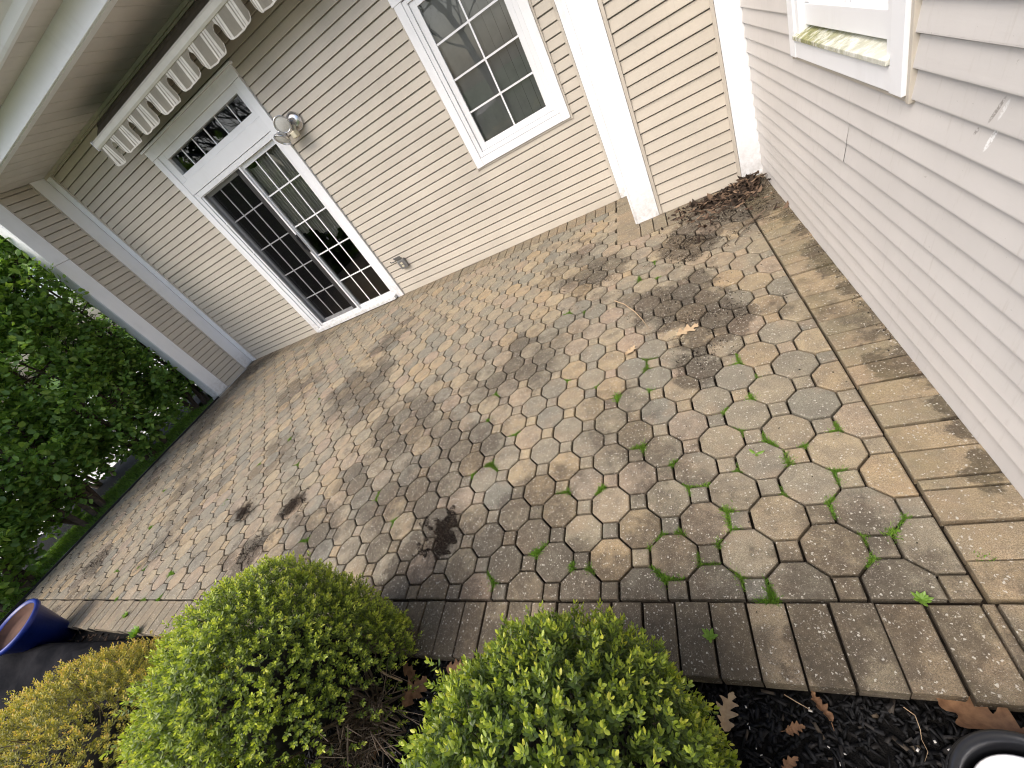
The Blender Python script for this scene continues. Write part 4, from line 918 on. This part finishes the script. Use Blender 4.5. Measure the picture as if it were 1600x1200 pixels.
# twigs
def twig(pts, r, label, mat=M_twig):
    o = MB().tube(pts, [r * (1 - .12 * i) for i in range(len(pts))], 6).build('twig', mat, None, True); tag(o, label, 'twig', 'loose twigs')
def pz(x, y, z): return tuple(px(x, y, z))
twig([pz(960, 470, .006), pz(975, 475, .01), pz(992, 487, .012), pz(1004, 500, .008), pz(1013, 512, .005)], .0035, 'thin pale curved twig lying on the stained pavers', M_pale)
twig([pz(1188, 335, .012), pz(1175, 345, .02), pz(1160, 362, .015), pz(1148, 380, .006)], .004, 'dark twig lying out from the corner leaf heap')
twig([pz(1195, 328, .02), pz(1180, 340, .035), pz(1168, 352, .02)], .004, 'short grey twig lying across the leaf heap')
twig([pz(1412, 1105, -.06), pz(1430, 1118, -.05), pz(1438, 1140, -.05), pz(1440, 1155, -.06), pz(1450, 1175, -.055), pz(1445, 1190, -.06)], .0011, 'pale wiry root loop on the mulch near the black pot', M_pale)
twig([pz(1225, 1085, -.05), pz(1245, 1097, -.055), pz(1268, 1110, -.06)], .0014, 'straight straw stalk under the paver edge', M_pale)
twig([pz(590, 1045, .1), pz(605, 1055, .11), pz(628, 1064, .10)], .004, 'peeled pale twig stuck in the bare boxwood stems', M_pale)

# ------------------------------------------------------------------ weeds in the joints
TU = []
def tz(ox_, oy_, pts): TU.extend((ox_ + a / 3.2, oy_ + b_ / 3.2) for a, b_ in pts)
tz(700, 550, [(1000, 65), (850, 235), (980, 460), (1115, 560), (1170, 650), (1280, 660), (800, 665), (595, 680), (335, 415), (240, 205), (730, 165), (1010, 175), (590, 130), (1450, 40), (1540, 120), (1520, 200), (1380, 310), (1510, 375), (1585, 410), (1450, 570), (1390, 785), (1430, 880), (1030, 950), (1160, 895), (1100, 905), (1360, 985), (700, 1045), (640, 1075), (435, 1030), (1090, 1130), (1230, 1090), (1480, 1140), (110, 620), (215, 345), (230, 545), (250, 1140)])
tz(1100, 550, [(640, 380), (690, 375), (530, 440), (430, 555), (670, 585), (395, 690), (630, 750), (740, 880), (960, 910), (1020, 820), (885, 1025), (1400, 1025)])
tz(1100, 825, [(300, 350), (340, 355), (420, 360)])
tz(800, 200, [(1130, 1150), (680, 1180), (290, 910), (740, 740), (700, 660), (350, 930), (620, 770)])
tz(300, 550, [(160, 765), (540, 560), (480, 450), (325, 575), (650, 220), (735, 40), (590, 940), (1010, 860), (930, 740), (1390, 640)])
tz(0, 600, [(820, 545), (1115, 605), (1285, 415), (1500, 400), (770, 700), (885, 910), (780, 840), (745, 915), (690, 920), (450, 1065), (600, 1060), (720, 1060), (800, 1060), (575, 945)])
CO = np.array(corners)
EDG = []
for kind, cx, cy, poly, whole in cells:
    EDG += [(poly[i], poly[(i + 1) % len(poly)]) for i in range(len(poly))] + [(poly[(i + 1) % len(poly)], poly[i]) for i in range(len(poly))]
E0 = np.array([e[0] for e in EDG]); E1 = np.array([e[1] for e in EDG])
for i, (a, b_) in enumerate(TU):
    p = px(a, b_)[:2]; dd = np.hypot(CO[:, 0] - p[0], CO[:, 1] - p[1]); j = dd.argmin(); r_ = np.random.default_rng(600 + i)
    P0 = CO[j] if dd[j] < .06 else p
    size = r_.choice([.55, .75, .9, 1.1, 1.3], p=[.2, .25, .25, .2, .10])
    inc = np.where(np.hypot(*(E0 - P0).T) < .012)[0]; pts = [P0 + r_.normal(0, .005 + .005 * size, (int(70 * size), 2))]
    if len(inc):
        for e in r_.permutation(inc)[:r_.integers(1, 4)]:
            f = r_.uniform(.25, 1.0) * min(1, size); n_ = int(150 * f * size + 20); t_ = r_.uniform(0, 1, n_) ** 1.5 * f
            pts.append(P0 + (E1[e] - P0) * t_[:, None] + r_.normal(0, .0022 + .002 * size, (n_, 2)))
    q = np.concatenate(pts); nb = len(q); c_ = np.column_stack([q - P0, np.full(nb, -.008)])
    d = unit(np.column_stack([r_.normal(0, .62, nb), r_.normal(0, .62, nb), np.full(nb, .8)]))
    V, F = leaves(c_, d, perp(d), r_.uniform(.35, 1.1, nb) * (.010 + .010 * size) * (1.5 if r_.random() < .25 else 1), np.full(nb, .0017), fold=.1, droop=.3)
    o = np_mesh('grass_tuft', V, F, np.repeat(np.clip(r_.normal(r_.uniform(.3, .7), .2, nb), 0, 1), 6), M_grass, rnd2=np.repeat(np.clip(r_.normal(r_.choice([.05, .1, .3]), .2, nb), 0, 1), 6))
    o.location = (P0[0], P0[1], 0); tag(o, 'small bright green grass tuft growing in a patio paver joint', 'grass', 'grass tufts in the paver joints')
n = 9000; p = np.column_stack([rng.uniform(-8.1, -7.22, n), rng.uniform(-.85, 2.88, n), np.full(n, -.05)]); d = unit(np.column_stack([rng.normal(0, .45, n), rng.normal(0, .45, n), np.ones(n)]))
V, F = leaves(p, d, perp(d), rng.uniform(.03, .075, n), np.full(n, .0045), fold=.1, droop=.25)
tag(np_mesh('lawn_grass', V, F, np.repeat(rng.uniform(0, .8, n), 6), M_grass, rnd2=np.repeat(rng.uniform(0, .6, n), 6)), 'strip of short lawn grass between the paver edge and the hedge', 'grass', kind='stuff')
def rosette(pxy, R, label, n=11, zt=.6):
    p = px(*pxy); root = thing('weed', (p[0], p[1], 0), label, 'weed', 'broad leaved weeds in the joints')
    for i in range(n):
        a = i * 2.4; d = np.array([[math.cos(a), math.sin(a), zt * (.3 + .7 * i / n)]]); d = unit(d); V, F = leaves(np.array([[p[0], p[1], .002]]), d, unit(np.cross(d, [[0, 0, 1.]])), np.array([R * (1.1 - .5 * i / n)]), np.array([R * .42]), .2, .25)
        np_mesh('leaf', V, F, np.full(6, .55 + .03 * (i % 5)), M_grass, root, rnd2=np.full(6, .25))
rosette((1109, 994), .026, 'pale green rosette weed growing between two border bricks'); rosette((1440, 937), .024, 'leafy trailing weed on the border joint', 14); rosette((1181, 709), .03, 'single round green leaf weed on an octagonal paver', 3, .3)
rosette((198, 962), .035, 'broad weed growing between far border bricks near the grey tarp', 12, .9); rosette((215, 990), .06, 'bushy weed at the paver edge behind the golden shrub', 16, 1.2)

# ------------------------------------------------------------------ blue pot, tarp, nursery pots
pc = Vector((-5.55, -.285, .150))
pd = Vector((.10, -.14, 1)).normalized()
bp = thing('blue_pot', (-5.55, -.285, -.09), 'blue glazed pot of dry soil standing beside the dark grey tarp', 'pot')
prof = [(.0, -.30), (.075, -.30), (.085, -.295), (.205, .13), (.225, .14), (.232, .16), (.228, .18), (.212, .185), (.195, .165)]
MB().lathe([(a_ * .86, b_ * .80) for a_, b_ in prof], 40, orient(pc, pd)).build('body', M_blue, bp, True)
MB().lathe([(.167, .132), (.155, .085), (.0, .092)], 40, orient(pc, pd)).build('inside', M_terra, bp, True)
tm = MB(); nx, ny = 60, 26; vs_ = []
for j in range(ny + 1):
    for i in range(nx + 1):
        u, v = i / nx, j / ny; x = -6.6 + 2.45 * u; yr = -.47 + .215 * u; y = yr + .06 - (1 - v) * 1.0
        hgt = .40 - .37 * u ** .8; k_ = (yr - y)
        z = -.085 + hgt * (math.exp(-(k_ / .30) ** 2) if k_ > 0 else max(0, 1 + k_ / .06) ** .6) + .07 * mnoise.noise((x * 2.2, y * 3.4, 1)) * min(1, hgt * 4) + (.075 * (1 - abs(mnoise.noise((x * 3.2 + y, y * 2.6, 7))) * 2.2) ** 3 * .6 + .03 * abs(mnoise.noise((x * 9, y * 6, 2)))) * (v < .92)
        vs_.append((x, y, max(z, -.084)))
tm.add(vs_, [(j * (nx + 1) + i, j * (nx + 1) + i + 1, (j + 1) * (nx + 1) + i + 1, (j + 1) * (nx + 1) + i) for j in range(ny) for i in range(nx)])
o = tm.build('tarp', M_tarp, None, True); tag(o, 'crumpled dark grey tarp lying in the bed between blue pot and golden shrub', 'tarp'); mo = o.modifiers.new('thick', 'SOLIDIFY'); mo.thickness = .006; mo.offset = -1
pt = thing('nursery_pot', (-.125, -.405, -.085), 'empty black plastic nursery pot standing on the mulch', 'pot')
MB().lathe([(0, .0), (.092, 0), (.112, .165), (.122, .168), (.124, .185), (.118, .190), (.110, .186), (.106, .165), (.088, .012), (0, .012)], 44, Matrix.Translation((-.125, -.405, -.085))).build('body', M_pot, pt, True)
MB().lathe([(.1235, .150), (.1265, .152), (.1265, .160), (.1235, .162)], 44, Matrix.Translation((-.125, -.405, -.085))).build('rim_band', M_pot, pt, True)
wp = thing('white_pot', (-.10, -.42, -.06), 'small white plastic pot lying inside the black nursery pot', 'pot')
Mw = orient(Vector((-.095, -.42, .0)), (-.45, .30, .75))
MB().lathe([(0, -.06), (.052, -.06), (.072, .085), (.078, .087), (.079, .10), (.074, .102), (.068, .085), (.048, -.05), (0, -.05)], 40, Mw).build('body', M_wpot, wp, True)
